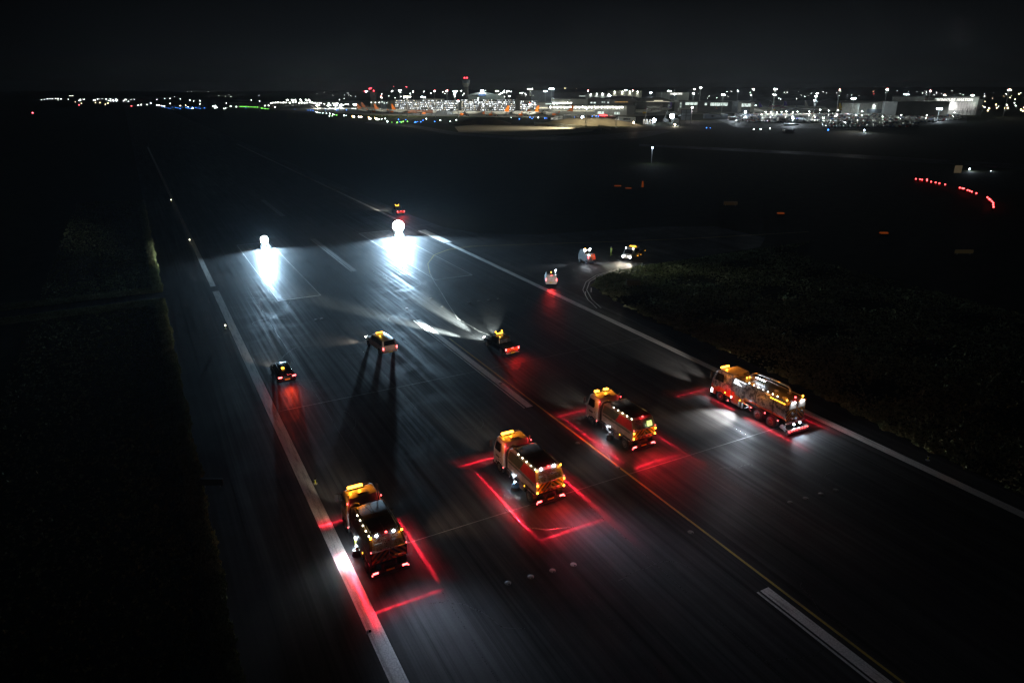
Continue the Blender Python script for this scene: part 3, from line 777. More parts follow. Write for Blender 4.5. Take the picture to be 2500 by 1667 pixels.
    # tail
    rd = MB(); rd.box(-1.12, 1.12, -4.46, -4.40, 1.15, 2.95); rd.build('rear_door', M['chev_rg'], t, bevel=.02)
    rh = MB(); rh.box(-1.0, -.1, -4.50, -4.462, 2.32, 2.85); rh.box(.1, 1.0, -4.50, -4.462, 2.32, 2.85); rh.build('rear_hatch', M['white'], t)
    vl = MB(); vl.tube([(-.55, -4.5, 1.9), (-.55, -4.65, 1.9)], .14, 12); vl.tube([(-.8, -4.55, 1.55), (-.3, -4.6, 1.35), (.1, -4.6, 1.4)], .05); vl.tube([(0, -4.5, 2.2), (0, -4.52, 1.2)], .04); vl.tube([(.6, -4.5, 1.9), (.6, -4.65, 1.9)], .12, 12); vl.build('valve', M['steel'], t)
    for s in (-1, 1):
        light('SPOT', t, (s*.55, -4.75, 3.1), WHITE, 30, .05, target=(s*.55, -4.48, 2.4), angle=100, blend=1)
        lens(t, 'work_lamp', M['e_white'], s*.55-.2, s*.55+.2, -4.56, -4.50, 2.90, 2.98)
    rb = MB(); rb.box(-1.24, 1.24, -4.62, -4.5, .98, 1.06); rb.build('rear_step', M['steel'], t)
    for x in (-.2, .55):
        MB().ball((x, -4.6, .80), .08, 10, 6).build('work_lamp', M['e_white'], t)
    light('SPOT', t, (-.2, -4.7, .82), COOL, 1600, .05, target=(-.2, -6.6, 0), angle=110, blend=1)
    light('SPOT', t, (.55, -4.7, .82), COOL, 700, .05, target=(2.2, -6.2, 0), angle=80, blend=1)
    sb = MB(); sb.box(-1.28, 1.28, -4.95, -4.85, .46, .54); sb.box(-1.2, -1.1, -4.85, -4.3, .46, .54); sb.box(1.1, 1.2, -4.85, -4.3, .46, .54); sb.tube([(-1.25, -4.9, .25), (1.25, -4.9, .25)], .16, 12); sb.build('spray_bar', M['steel'], t)
    for i in range(8): MB().ball((-1.18 + i*.337, -4.98, .44), .045, 8, 5).build('tail_light', M['e_redhot'], t)
    for x in (-.9, 0, .9): light('POINT', t, (x, -5.2, .42), RED, 2.5, .05)
    # underside pipework on the left
    for s in (-1,):
        pw_ = MB()
        pw_.tube([(-1.1, .3, .5), (-1.15, -.2, .8), (-1.1, -.5, .5)], .06); pw_.tube([(-1.15, .6, .4), (-1.15, .6, .95)], .11, 12); pw_.tube([(-1.15, .95, .4), (-1.15, .95, .95)], .11, 12)
        pw_.tube([(-1.1, -3.9, .45), (-1.2, -4.2, .8), (-1.1, -4.5, .5)], .06); pw_.box(-1.2, -.9, -4.3, -4.0, .4, .7); pw_.tube([(-1.2, -4.1, .6), (-1.2, -4.6, .3)], .05)
        pw_.build('pipework', M['steel'], t)
    sk = MB(); sk.box(-1.23, -1.19, -.75, .4, .96, 1.05); sk.box(1.19, 1.23, -.75, .4, .96, 1.05); sk.box(-1.23, -1.19, 1.05, 2.0, .45, .95); sk.box(1.19, 1.23, 1.05, 2.0, .45, .95); sk.build('side_skirt', M['wrap'], t)
    for x, y, z, mt in ((-1.25, 1.95, 1.0, 'e_white'), (-1.25, .85, 1.1, 'e_amber'), (-1.25, 2.75, 1.15, 'e_amber'), (-1.25, -.55, .95, 'e_redhot'), (-1.25, -3.7, 1.0, 'e_redhot'), (-1.25, -2.2, 1.12, 'e_redhot'), (-1.25, 2.3, .5, 'e_redhot')):
        MB().ball((x, y, z), .055, 8, 5).build('side_lamp', M[mt], t)
    light('POINT', t, (-1.45, .2, .8), COOL, 14, .05); light('POINT', t, (-1.45, -4.4, .75), COOL, 12, .05); light('POINT', t, (-1.45, -.6, .85), RED, 5, .05); light('POINT', t, (-1.45, -3.6, .9), RED, 4, .05)
    light('SPOT', t, (-1.4, .9, 1.9), WHITE, 7000, .08, target=(-3.4, .9, 0), angle=72, blend=1)
    light('SPOT', t, (-1.4, 0, 2.4), COOL, 2600, .2, target=(-4.5, -2.5, 0), angle=100, blend=1)
    # red lines
    line_lamp(t, (-1.42, -2.0, 2.9), (-1.75, -2.9, 0), (0, 1, 0), 3.4, PW*.9, .09)
    line_lamp(t, (-1.42, 2.0, 2.9), (-1.55, 2.9, 0), (0, 1, 0), 2.4, PW*.5, .09)
    line_lamp(t, (1.42, -2.0, 2.9), (2.9, -3.3, 0), (0, 1, 0), 2.6, PW*.4, .09)
    line_lamp(t, (0, 4.8, 2.8), (-1.7, 6.1, 0), (1, 0, 0), 2.0, PW*.4, .09)
    for q in ((-1.3, -2.0, 2.9), (-1.3, 2.0, 2.9), (1.3, -2.0, 2.9), (0, 4.66, 2.8)): MB().box(q[0]-.05, q[0]+.05, q[1]-.04, q[1]+.04, q[2]-.04, q[2]+.04).build('line_projector', M['dark'], t)
tanker()

# ---- cars
def car_body(mb, st):
    """stations: (y, z_bottom, z_waist, z_roof, half_w_waist, half_w_roof)"""
    rings = []
    for y, zb, zw, zr, ww, wr in st:
        rings.append([(-ww*.9, y, zb), (-ww, y, zb+.18), (-ww, y, zw-.05), (-ww*.98, y, zw), (-wr, y, zr-.04), (-wr*.85, y, zr),
                      (wr*.85, y, zr), (wr, y, zr-.04), (ww*.98, y, zw), (ww, y, zw-.05), (ww, y, zb+.18), (ww*.9, y, zb)])
    mb.loft(rings)
def glassq(t, name, P, off, mat='glass'):
    """thin pane over quad P pushed out by vector off"""
    o_ = Vector(off); vs = [Vector(p) + o_*.3 for p in P] + [Vector(p) + o_ for p in P]; n = len(P)
    mb = MB(); mb.add(vs, [tuple(range(n)), tuple(range(n, 2*n))] + [(i, (i+1) % n, n+(i+1) % n, n+i) for i in range(n)])
    return mb.build(name, M[mat], t)
def sideglass(t, st, i0, i1, zlo=.06, zhi=.1, name='side_window'):
    for s in (-1, 1):
        P = []
        def pt(k, f):
            y, zb, zw, zr, ww, wr = st[k]; z = zw + (zr - .04 - zw)*f; x = ww*.98 + (wr - ww*.98)*f
            return (s*x, y, z)
        P = [pt(i0, zlo+.06), pt(i1, zlo+.06), pt(i1, 1-zhi), pt(i0, 1-zhi)]
        glassq(t, name, P, (s*.02, 0, .004))
def estate():
    t = thing('estate_car', 'black estate car with red tail lights beside the left edge line', 'car', (10.25, 70.5, 0), R(1))
    st = [(-2.32, .35, .78, .82, .80, .78), (-2.28, .28, .92, .98, .88, .70), (-2.0, .25, .95, 1.30, .92, .66), (-1.6, .25, .95, 1.42, .92, .66), (0.2, .25, .93, 1.47, .92, .66), (.7, .25, .93, 1.38, .92, .66), (1.25, .25, .92, .98, .92, .72), (2.1, .28, .80, .84, .86, .74), (2.32, .35, .62, .66, .76, .7)]
    mb = MB(); car_body(mb, st); mb.build('body', M['black'], t, smooth=50)
    for s in (-1, 1):
        for y in (-1.42, 1.42): wheel(t, s*.82, y, .33, .22)
        lens(t, 'tail_light', M['e_redhot'], s*.70-.18, s*.70+.18, -2.34, -2.26, .80, .92)
        light('POINT', t, (s*.72, -2.6, .85), RED, 20, .08)
        lens(t, 'headlight', M['e_head'], s*.62-.15, s*.62+.15, 2.24, 2.30, .55, .66)
        mm = MB(); mm.box(s*1.0-.1, s*1.0+.1, .85, .97, .95, 1.08); mm.build('mirror', M['black'], t, bevel=.02)
        rr = MB(); rr.tube([(s*.6, -1.7, 1.44), (s*.6, -1.5, 1.5), (s*.6, .2, 1.53), (s*.6, .35, 1.46)], .018, 6); rr.build('roof_rail', M['steel'], t)
    sideglass(t, st, 3, 5)
    glassq(t, 'rear_window', [(-.72, -2.20, 1.02), (.72, -2.20, 1.02), (.56, -1.93, 1.34), (-.56, -1.93, 1.34)], (0, -.03, .02))
    glassq(t, 'windscreen', [(-.72, 1.22, 1.0), (.72, 1.22, 1.0), (.56, .74, 1.36), (-.56, .74, 1.36)], (0, .03, .02))
    lens(t, 'brake_light', M['e_redhot'], -.02, .42, -2.24, -2.19, 1.0, 1.03)
    lens(t, 'number_plate', M['plate'], -.26, .26, -2.37, -2.33, .52, .64)
    b = MB(); b.box(-.35, -.05, -1.55, -1.3, 1.43, 1.5); b0 = b.build('beacon', M['dark'], t); MB().box(-.33, -.07, -1.6, -1.38, 1.502, 1.60).build('beacon_lens', M['e_amber2'], b0)
    light('SPOT', t, (-.55, 2.35, .62), (1, .9, .75), 1500, .05, target=(-1, 14, 0), angle=60, blend=1)
    soft_spot(t, (0, -2.5, .8), (1, .05, .01), 900, (0, -6.5, 0), 5, .3)
estate()
def pickup(label, loc, rz, col, canopy, opt):
    t = thing('pickup_truck', label, 'pickup truck', loc, rz)
    if canopy:
        st = [(-2.62, .45, 1.06, 1.10, .86, .84), (-2.58, .40, 1.10, 1.14, .90, .86), (-2.56, .40, 1.10, 1.20, .92, .84), (-2.28, .38, 1.10, 1.80, .92, .76), (-.55, .38, 1.10, 1.86, .92, .76), (.55, .38, 1.10, 1.82, .92, .76), (1.25, .38, 1.08, 1.14, .92, .80), (2.35, .42, .98, 1.02, .90, .78), (2.58, .50, .80, .84, .82, .75)]
    else:
        st = [(-2.62, .45, 1.06, 1.10, .86, .84), (-2.58, .40, 1.10, 1.14, .92, .88), (-.95, .38, 1.10, 1.14, .92, .88), (-.80, .38, 1.10, 1.76, .92, .74), (-.2, .38, 1.10, 1.82, .92, .74), (.55, .38, 1.10, 1.78, .92, .74), (1.25, .38, 1.08, 1.14, .92, .80), (2.35, .42, .98, 1.02, .90, .78), (2.58, .50, .80, .84, .82, .75)]
    mb = MB(); car_body(mb, st); mb.build('body', M[col], t, smooth=45)
    for s in (-1, 1):
        for y in (-1.65, 1.6): wheel(t, s*.84, y, .39, .26)
        lens(t, 'tail_light', M['e_redhot'], s*.84-.07, s*.84+.07, -2.66, -2.60, .80, 1.06)
        light('POINT', t, (s*.84, -2.9, .95), RED, opt['tail'], .08)
        lens(t, 'headlight', M['e_head'], s*.66-.16, s*.66+.16, 2.54, 2.60, .78, .92)
        mm = MB(); mm.box(s*1.05-.1, s*1.05+.1, .92, 1.04, 1.12, 1.32); mm.build('mirror', M['dark'], t, bevel=.02)
        MB().box(s*.90-.06, s*.90+.06, -2.3, -1.9, .25, .50).build('mudflap', M['dark'], t)
    if canopy:
        sideglass(t, st, 3, 4, name='canopy_window'); sideglass(t, st, 4, 5)
        glassq(t, 'rear_window', [(-.70, -2.54, 1.22), (.70, -2.54, 1.22), (.62, -2.32, 1.72), (-.62, -2.32, 1.72)], (0, -.03, .02))
    else:
        sideglass(t, st, 3, 5)
        glassq(t, 'rear_window', [(-.68, -.93, 1.20), (.68, -.93, 1.20), (.60, -.82, 1.70), (-.60, -.82, 1.70)], (0, -.03, .02))
        MB().box(-.78, .78, -2.45, -1.05, 1.142, 1.17).build('load_bed_cover', M['dark'], t, bevel=.02)
        gl = MB(); gl.tube([(-.75, -1.02, 1.14), (-.66, -.98, 1.86), (.66, -.98, 1.86), (.75, -1.02, 1.14)], .03, 8); gl.build('roll_bar', M['steel'], t)
    glassq(t, 'windscreen', [(-.76, 1.22, 1.16), (.76, 1.22, 1.16), (.64, .60, 1.74), (-.64, .60, 1.74)], (0, .03, .02))
    if not canopy: soft_spot(t, (0, -2.85, .95), (1, .02, .015), 900, (.6, -8, 0), 5, .3)
    tg = MB(); tg.box(-.72, .72, -2.66, -2.625, .62, 1.06); tg.build('tailgate', M[opt['gate']], t)
    bp = MB(); bp.box(-.9, .9, -2.76, -2.62, .42, .56); bp.build('rear_bumper', M['steel'], t, bevel=.02)
    lens(t, 'number_plate', M['plate'], -.26, .26, -2.78, -2.762, .44, .56)
    yb = .15 if not canopy else .2
    b = MB(); b.box(-.42, .42, yb-.12, yb+.12, 1.86, 1.92); b0 = b.build('light_bar', M['dark'], t)
    MB().box(-.40, .40, yb-.10, yb+.10, 1.922, 2.0).build('light_bar_lens', M['e_amber2'], b0)
    light('POINT', t, (0, yb, 2.3), (1, .6, .05), 14, .1)
    if opt.get('posts'):
        for s in (-1, 1):
            pp = MB(); pp.tube([(s*.42, .35, 1.85), (s*.42, .35, 2.05)], .04, 8); p0 = pp.build('beacon', M['dark'], t)
            MB().ball((s*.42, .35, 2.13), .09, 8, 6).build('beacon_lens', M['e_amber2'], p0)
        lens(t, 'brake_light', M['e_redhot'], -.16, .16, -2.68, -2.662, 1.00, 1.05)
    for (x, tx, ty, pw, an) in opt['beams']:
        light('SPOT', t, (x, 2.7, .86), opt['bcol'], pw, .05, target=(tx, ty, 0), angle=an, blend=1)
    return t
pickup('silver pickup truck with a windowed canopy, throwing long dark shadows', (22.05, 73.6, 0), R(6), 'white', True,
       dict(tail=.8, gate='white', bcol=(1, .86, .7), beams=[(-.6, -7, 9, 2000, 70), (.5, -1, 20, 900, 40)]))
pickup('dark pickup truck with orange chevron tailgate right of the centre line, headlights on', (34.35, 66.75, 0), R(4), 'black', False,
       dict(tail=26, gate='chev_ro', posts=True, bcol=(.86, 1, .97), beams=[(-.6, -3.6, 10.5, 190000, 15), (-.5, -6.2, 17, 420000, 11), (-.2, .4, 14, 300000, 13), (.2, .8, 22, 560000, 11), (.6, 4.6, 9.5, 24000, 22), (0, 0, 24, 12000, 80)]))
o3 = pickup('distant pickup truck with chevron tailgate and red lights behind the brighter floodlight machine', (55.0, 161.5, 0), R(-2), 'dark', False,
       dict(tail=30, gate='chev_ro', posts=True, bcol=(1, .95, .85), beams=[(-.5, -8, 24, 9000, 50), (.5, -1, 30, 6000, 40)]))

def van():
    t = thing('small_van', 'small white van with red tail lights outside the right edge line', 'van', (54.9, 89.2, 0), R(-28))
    st = [(-2.1, .40, .95, 1.0, .84, .80), (-2.08, .32, 1.0, 1.55, .88, .80), (-1.95, .30, 1.02, 1.76, .90, .76), (.1, .30, 1.02, 1.84, .90, .76), (.55, .30, 1.02, 1.72, .90, .74), (1.25, .30, 1.0, 1.08, .88, .76), (1.95, .34, .86, .9, .84, .74), (2.12, .42, .66, .7, .78, .7)]
    mb = MB(); car_body(mb, st); mb.build('body', M['white'], t, smooth=45)
    for s in (-1, 1):
        for y in (-1.35, 1.35): wheel(t, s*.80, y, .33, .22)
        lens(t, 'tail_light', M['e_redhot'], s*.82-.06, s*.82+.06, -2.16, -2.08, .85, 1.2)
        light('POINT', t, (s*.98, -2.5, 1.0), RED, 1.2, .05)
        lens(t, 'headlight', M['e_head'], s*.6-.14, s*.6+.14, 2.08, 2.14, .62, .76)
        mm = MB(); mm.box(s*1.0-.1, s*1.0+.1, .85, .97, 1.05, 1.25); mm.build('mirror', M['dark'], t, bevel=.02)
        MB().box(s*.905-.008, s*.905+.008, -1.0, .6, .48, .60).build('side_stripe', M['dark'], t)
    sideglass(t, st, 3, 4)
    glassq(t, 'windscreen', [(-.74, 1.22, 1.1), (.74, 1.22, 1.1), (.64, .60, 1.68), (-.64, .60, 1.68)], (0, .03, .02))
    MB().box(-.66, .66, -1.7, .1, 1.845, 1.87).build('roof_panel', M['dark'], t)
    lens(t, 'number_plate', M['plate'], -.35, .15, -2.15, -2.11, .55, .68)
    lens(t, 'red_marker', M['e_redhot'], -.1, .1, -2.1, -2.03, 1.66, 1.74)
    b = MB(); b.box(-.15, .15, -1.2, -1.0, 1.872, 1.9); b0 = b.build('beacon', M['dark'], t); MB().ball((0, -1.1, 1.98), .09, 8, 5).build('beacon_lens', M['e_amber2'], b0)
    MB().ball((.82, .5, 1.85), .11, 8, 6).build('work_lamp', M['e_white'], t); light('POINT', t, (1.25, .3, 2.1), BLUEW, 45, .06)
    light('SPOT', t, (0, -2.3, .9), (1, .03, .03), 700, .3, target=(0, -6, 0), angle=50, blend=1)
van()
def flatbed():
    t = thing('flatbed_truck', 'white double cab flatbed truck with headlights on, parked beyond the grass corner', 'truck', (77.0, 96.6, 0), R(118))
    st = [(-.2, .45, 1.15, 1.95, .95, .84), (-.15, .42, 1.15, 2.10, .97, .84), (1.6, .42, 1.15, 2.12, .97, .84), (2.0, .42, 1.12, 1.98, .97, .84), (2.55, .42, 1.10, 1.18, .95, .84), (3.0, .46, .95, 1.0, .92, .84), (3.15, .55, .75, .8, .85, .8)]
    mb = MB(); car_body(mb, st); mb.build('cab', M['white'], t, smooth=45)
    sideglass(t, st, 1, 2); 
    glassq(t, 'windscreen', [(-.82, 2.52, 1.2), (.82, 2.52, 1.2), (.72, 2.04, 1.92), (-.72, 2.04, 1.92)], (0, .03, .02))
    fb = MB(); fb.box(-1.0, 1.0, -3.0, -.3, .95, 1.05)
    for s in (-1, 1): fb.box(s*1.0-.03, s*1.0+.03, -3.0, -.3, 1.05, 1.35)
    fb.build('flatbed', M['dark'], t); MB().box(-.4, .4, -3.0, 2, .55, .75).build('chassis', M['chassis'], t)
    rk = MB(); rk.tube([(-.8, -.35, 1.0), (-.8, -.35, 2.3), (.8, -.35, 2.3), (.8, -.35, 1.0)], .03); rk.build('rack', M['steel'], t)
    for s in (-1, 1):
        wheel(t, s*.86, 2.2, .36, .26); wheel(t, s*.86, -1.9, .36, .34)
        MB().ball((s*.68, 3.16, .82), .12, 10, 6).build('headlight', M['e_flood'], t)
        light('SPOT', t, (s*.68, 3.32, .85), WARM, 1900, .06, target=(s*1.5, 13, 0), angle=75, blend=1)
        light('POINT', t, (s*.68, 3.45, .9), WARM, 12, .05)
        MB().ball((s*.7, 2.02, 2.12), .06, 8, 5).build('roof_lamp', M['e_head'], t)
        for y in (.4, -.9, -2.8): MB().ball((s*1.02, y, .55 if y > -2 else .9), .045, 6, 5).build('side_marker_lamp', M['e_amber2'], t)
    b = MB(); b.box(-.6, .6, .4, .65, 2.14, 2.18); b0 = b.build('light_bar', M['dark'], t); MB().box(-.58, .58, .42, .63, 2.182, 2.26).build('light_bar_lens', M['e_amber2'], b0)
flatbed()
def minisweeper():
    t = thing('compact_sweeper', 'compact sweeper with two white cab lamps and red sides, standing beside a worker', 'sweeper', (67.3, 97.6, 0), R(8))
    mb = MB(); mb.prismw([(-1.2, .35, .55), (-1.25, 1.5, .60), (-.2, 1.6, .62), (-.15, 2.3, .55), (1.0, 2.35, .52), (1.35, 1.3, .60), (1.4, .4, .58)]); mb.build('body', M['grey'], t, bevel=.04)
    glassq(t, 'rear_window', [(-.45, -.22, 1.7), (.45, -.22, 1.7), (.42, -.17, 2.22), (-.42, -.17, 2.22)], (0, -.03, 0)); glassq(t, 'windscreen', [(-.5, 1.34, 1.4), (.5, 1.34, 1.4), (.42, 1.02, 2.25), (-.42, 1.02, 2.25)], (0, .03, .01))
    cp = MB(); cp.slab((1.0, -1.42, .7), (.15, -1.42, .7), (-.1, -1.30, 1.75), (.75, -1.30, 1.75), .03); cp.build('chevron_panel', M['chev_ro'], t)
    for s in (-1, 1):
        wheel(t, s*.58, -.75, .32, .24); wheel(t, s*.58, .9, .32, .24)
        MB().ball((s*.58, -.25, 2.35), .14, 8, 6).build('work_lamp', M['e_flood'], t)
        lens(t, 'tail_light', M['e_redhot'], s*.62-.05, s*.62+.05, -1.32, -1.26, 1.0, 1.55)
        light('POINT', t, (s*.75, -1.55, 1.25), RED, 8, .05)
        pipe = MB(); pipe.tube([(s*.3, -1.3, .5), (s*.42, -1.38, 1.2), (s*.2, -1.3, 1.9)], .05); pipe.build('hose', M['steel'], t)
        br = MB(); br.tube([(s*.75, -1.1, .3), (s*.75, -1.1, .04)], .2, 12, r2=.32); br.build('side_brush', M['bristle'], t)
        light('SPOT', t, (s*.8, -.4, 2.3), COOL, 900, .05, target=(s*1.7, -2.6, 0), angle=70, blend=1)
    MB().ball((0, .3, 2.45), .1, 8, 5).build('beacon', M['e_amber2'], t)
    light('SPOT', t, (.8, -.5, 2.35), (.9, 1, .85), 6000, .06, target=(5, -14, 0), angle=75, blend=1)  # added spot to brighten the grass at the corner
    light('SPOT', t, (-.8, .4, 2.2), COOL, 2600, .05, target=(-7, 1.5, 0), angle=40, blend=1)
    light('POINT', t, (0, -1.7, 1.6), WHITE, 8, .05)
minisweeper()
def floodmachine(label, loc, rz, power, blob, big):
    t = thing('floodlight_loader', label, 'floodlight vehicle', loc, rz)
    # local -y faces the runway works
    mb = MB(); mb.prismw([(-.6, .35, .5), (-.7, .9, .55), (.1, 1.0, .55), (.2, 1.9, .5), (1.3, 1.95, .5), (1.5, 1.0, .55), (1.7, .4, .52)]); mb.build('body', M['grey'], t, bevel=.04)
    for s in (-1, 1):
        wheel(t, s*.72, -.35, .40, .32); wheel(t, s*.72, 1.15, .40, .32)
        a = MB(); a.tube([(s*.45, .6, 1.1), (s*.5, -.5, 1.2), (s*.5, -.95, .35)], .07); a.build('lift_arm', M['grey'], t)
    MB().prism([(-1.35, .08), (-.95, .08), (-.9, .55), (-1.0, .55)], -.95, .95).build('bucket', M['chassis'], t)
    ms = MB(); ms.box(-.08, .08, -.15, .05, .9, 1.6); ms.build('mast', M['steel'], t)
    zc = 1.15 + blob*.85
    fr = MB(); n_ = 20
    fr.tube([(blob*1.02*cos(2*pi*i/n_), -.1, zc + blob*1.02*sin(2*pi*i/n_)) for i in range(n_+1)], .04, 6); fr.box(-blob, blob, -.12, -.06, zc-.03, zc+.03); fr.box(-.03, .03, -.055, -.0, zc-blob, zc+blob)
    fr.build('lamp_frame', M['steel'], t)
    rr_ = blob*.21; rings = [(0, 1), (blob*.44, 6), (blob*.82, 11)]  # round bank sized to the glare, lens bloom put into its shape
    for rad, cntl in rings:
        for i in range(cntl):
            a = 2*pi*i/cntl + rad; x = rad*cos(a); z = zc + rad*sin(a)
            hs = MB(); hs.tube([(x, -.13, z), (x, -.25, z-.02)], rr_*.9, 12); h0 = hs.build('floodlight', M['dark'], t)
            fl = MB(); fl.ball((x, -.26, z-.02), rr_, 12, 8); fl.build('floodlight_lens', M['e_flood'], h0)
    light('AREA', t, (0, -.36-rr_, 1.4+blob*.8), (.46, .74, 1.0), power, blob*1.5, target=(0, -7, 0), size_y=blob, spread=150)
    return t
floodmachine('compact loader with a small bank of glaring floodlights at the left scrubbed block', (19.5, 136.6, 0), R(0), 9000, .68, False)
floodmachine('loader with the larger and brighter bank of floodlights at the right scrubbed block', (46.0, 135.3, 0), R(-10), 23000, 1.15, True)

# ---- worker in hi-vis
def person():
    V = [((0, 0, .98), .15), ((0, 0, 1.18), .14), ((0, .02, 1.38), .17), ((0, .02, 1.50), .07), ((0, .03, 1.58), .075), ((0, .05, 1.70), .105), ((0, .04, 1.79), .08),
         ((-.20, .02, 1.43), .075), ((-.27, .10, 1.18), .055), ((-.26, .28, 1.02), .042), ((-.26, .34, .97), .035),
         ((.20, .02, 1.43), .075), ((.27, -.08, 1.18), .055), ((.27, -.10, .94), .042), ((.27, -.07, .86), .035),
         ((-.10, 0, .92), .11), ((-.11, .24, .52), .075), ((-.11, .26, .10), .05), ((-.11, .38, .045), .045),
         ((.10, 0, .92), .11), ((.11, -.06, .50), .075), ((.11, -.34, .16), .05), ((.11, -.26, .05), .045)]
    E = [(0,1),(1,2),(2,3),(3,4),(4,5),(5,6),(2,7),(7,8),(8,9),(9,10),(2,11),(11,12),(12,13),(13,14),(0,15),(15,16),(16,17),(17,18),(0,19),(19,20),(20,21),(21,22)]
    me = bpy.data.meshes.new('person'); me.from_pydata([v for v, r in V], E, []); o = bpy.data.objects.new('tmp', me); COL.objects.link(o)
    sk = o.modifiers.new('s', 'SKIN'); ss = o.modifiers.new('d', 'SUBSURF'); ss.levels = 2; ss.render_levels = 2
    for i, (v, r) in enumerate(V): me.skin_vertices[0].data[i].radius = (r, r*.85 if i in (1, 2) else r)
    me.skin_vertices[0].data[0].use_root = True
    dg = bpy.context.evaluated_depsgraph_get(); m2 = bpy.data.meshes.new_from_object(o.evaluated_get(dg))
    bpy.data.objects.remove(o)
    skin = pmat('skin', (.45, .28, .2), .5, dirt=.1); boots = M['dark']; hat = M['white']
    m2.materials.clear()
    for m in (M['yellow'], skin, boots, hat, M['steel']): m2.materials.append(m)
    for p in m2.polygons:
        c = p.center
        p.material_index = 2 if c.z < .12 else 3 if c.z > 1.73 else 1 if (c.z > 1.53 or (abs(c.x) > .23 and c.z < .95 and c.z > .7)) else 4 if abs(c.z-1.12) < .03 or abs(c.z-.4) < .03 else 0
    m2.shade_smooth()
    ob = bpy.data.objects.new('person', m2); COL.objects.link(ob); ob.location = (74.2, 99.6, 0); ob.rotation_euler = (0, 0, R(100))
    tag(ob, 'person in yellow hi vis suit walking between the small sweeper and the flatbed', 'person')
    fc = MB(); fc.box(-.015, .015, .14, .17, 1.64, 1.68); fc.box(-.05, -.025, .135, .15, 1.68, 1.695); fc.box(.025, .05, .135, .15, 1.68, 1.695); fc.box(-.03, .03, .138, .15, 1.60, 1.61); fc.build('face', skin, ob)
person()

# ---- runway furniture
def inset(x, y, label, proto=[None]):
    if proto[0] is None:
        mb = MB(); mb.tube([(0, 0, .013), (0, 0, .035)], .21, 16, r2=.17); o = mb.build('inset_light', M['rim'], None)
        m_ = MB(); m_.box(-.05, .05, -.19, -.13, .034, .05); m_.build('prism_window', M['glass'], o); proto[0] = o
    else: o = copy_tree(proto[0])
    o.location = (x, y, 0.012)
    return tag(o, label, 'runway light', 'lights set into the runway surface')
ROWS = [('inset runway light in the row of four behind the two left sweepers', [gnd(*q) for q in ((1240,1423),(1296,1408),(1349,1393),(1400,1378))]),
        ('dim inset runway light in the row of four nearer than the tanker', [gnd(*q) for q in ((1929,1226.7),(1967,1216.5),(2004.5,1205.8),(2040,1196))]),
        ('inset runway light in the row of four ahead of the dark pickup', [gnd(*q) for q in ((1144,738),(1168,735),(1192,732.5),(1216,729.7))]),
        ('inset runway light in the faint pair level with the scrubbed blocks', [gnd(771, 780), gnd(785, 778)]),
        ('inset runway light on the centre line', [gnd(*q) for q in ((1686,1299),(1509,1141),(1410,1082),(1222,936),(1079,749),(993,753),(1052,728))])]
for lb, ps in ROWS:
    for p in ps: inset(p.x, p.y, lb)
def edge_light(x, y, lit, label, tilt=0, proto={}):
    if lit not in proto:
        t = thing('runway_edge_light', label, 'runway light', (x, y, 0), 0, 'raised runway edge lights')
        MB().tube([(0,0,0),(0,0,.05)], .16, 12).build('base', M['steel'], t); MB().tube([(0,0,.05),(0,0,.38)], .03, 8).build('stem', M['yellow'], t)
        MB().ball((0,0,.45), .085, 10, 6).build('lens', M['e_warm'] if lit else M['glass'], t); MB().tube([(0,0,.36),(0,0,.40)], .09, 10).build('lamp_holder', M['steel'], t)
        proto[lit] = t
    else:
        t = copy_tree(proto[lit]); t.location = (x, y, 0); t['label'] = label
    t.rotation_euler = (tilt, 0, 0)
    return t
for y, lb in ((89.9, 'glowing edge light left of the line, nearest one still lit'), (149.5, 'glowing edge light left of the line, second along'), (209.2, 'glowing edge light left of the line, farthest one')):
    edge_light(6.8 if y < 100 else 7.2, y, True, lb)
edge_light(7.3, 30.6, False, 'unlit edge light knocked over beside the nearest stretch of left edge line', R(40))
edge_light(53.6, 27.3, False, 'unlit edge light just outside the right edge line near the picture edge')
edge_light(8.3, 47.6, False, 'unlit edge light ahead of the leftmost sweeper')
# marker posts at the grass corner
mp = None
for i, (u, v) in enumerate([(1443, 713), (1470, 677), (1512, 664), (1567, 651), (1429, 722)]):
    g0 = gnd(u, v)
    if mp is None: mp = MB().tube([(0,0,0),(0,0,.55)], .04, 8).ball((0,0,.58), .07, 8, 5).build('marker_post', M['white'], None); o = mp
    else: o = copy_tree(mp)
    o.location = g0
    tag(o, 'short pale marker post at the rounded grass corner by the turn-off', 'marker post', 'marker posts round the grass corner')
def board(u, v, wd, ht, mat, label, rz=0, leg=.25):
    g0 = gnd(u, v)
    t = thing('airfield_sign', label, 'sign', g0, -YAW + rz)
    MB().box(-wd/2, wd/2, -.1, .1, leg, leg+ht).build('sign_box', mat, t, bevel=.02)
    for s in (-1, 1): MB().box(s*wd*.35-.03, s*wd*.35+.03, -.03, .03, 0, leg).build('leg', M['steel'], t)
dimsign = pmat('unlit sign face', (.22, .20, .12), .6)
board(1545, 700, 2.2, .9, dimsign, 'dim sign box standing in the lit grass near the turn-off corner')
board(2352, 622, 3.4, .7, emat('faint glowing sign', (.008, .006, .0025), 1), 'wide faint sign board far out on the dark right grass')  # these boards show by a faint glow put into their material
board(1783, 503, 3.6, .9, emat('faint glowing sign b', (.008, .005, .002), 1), 'small faint sign board beyond the turn-off in the dark')
board(520, 1190, 1.7, .55, M['dark'], 'dark equipment box on the shoulder left of the leftmost sweeper')
board(2337, 424, 2.6, 2.6, emat('self glowing hoarding', (.22, .17, .10), .25), 'pale upright hoarding left of three white lamps on the far right')  # hoarding brightness put in as a glow of its own
HAZE = 8e-5

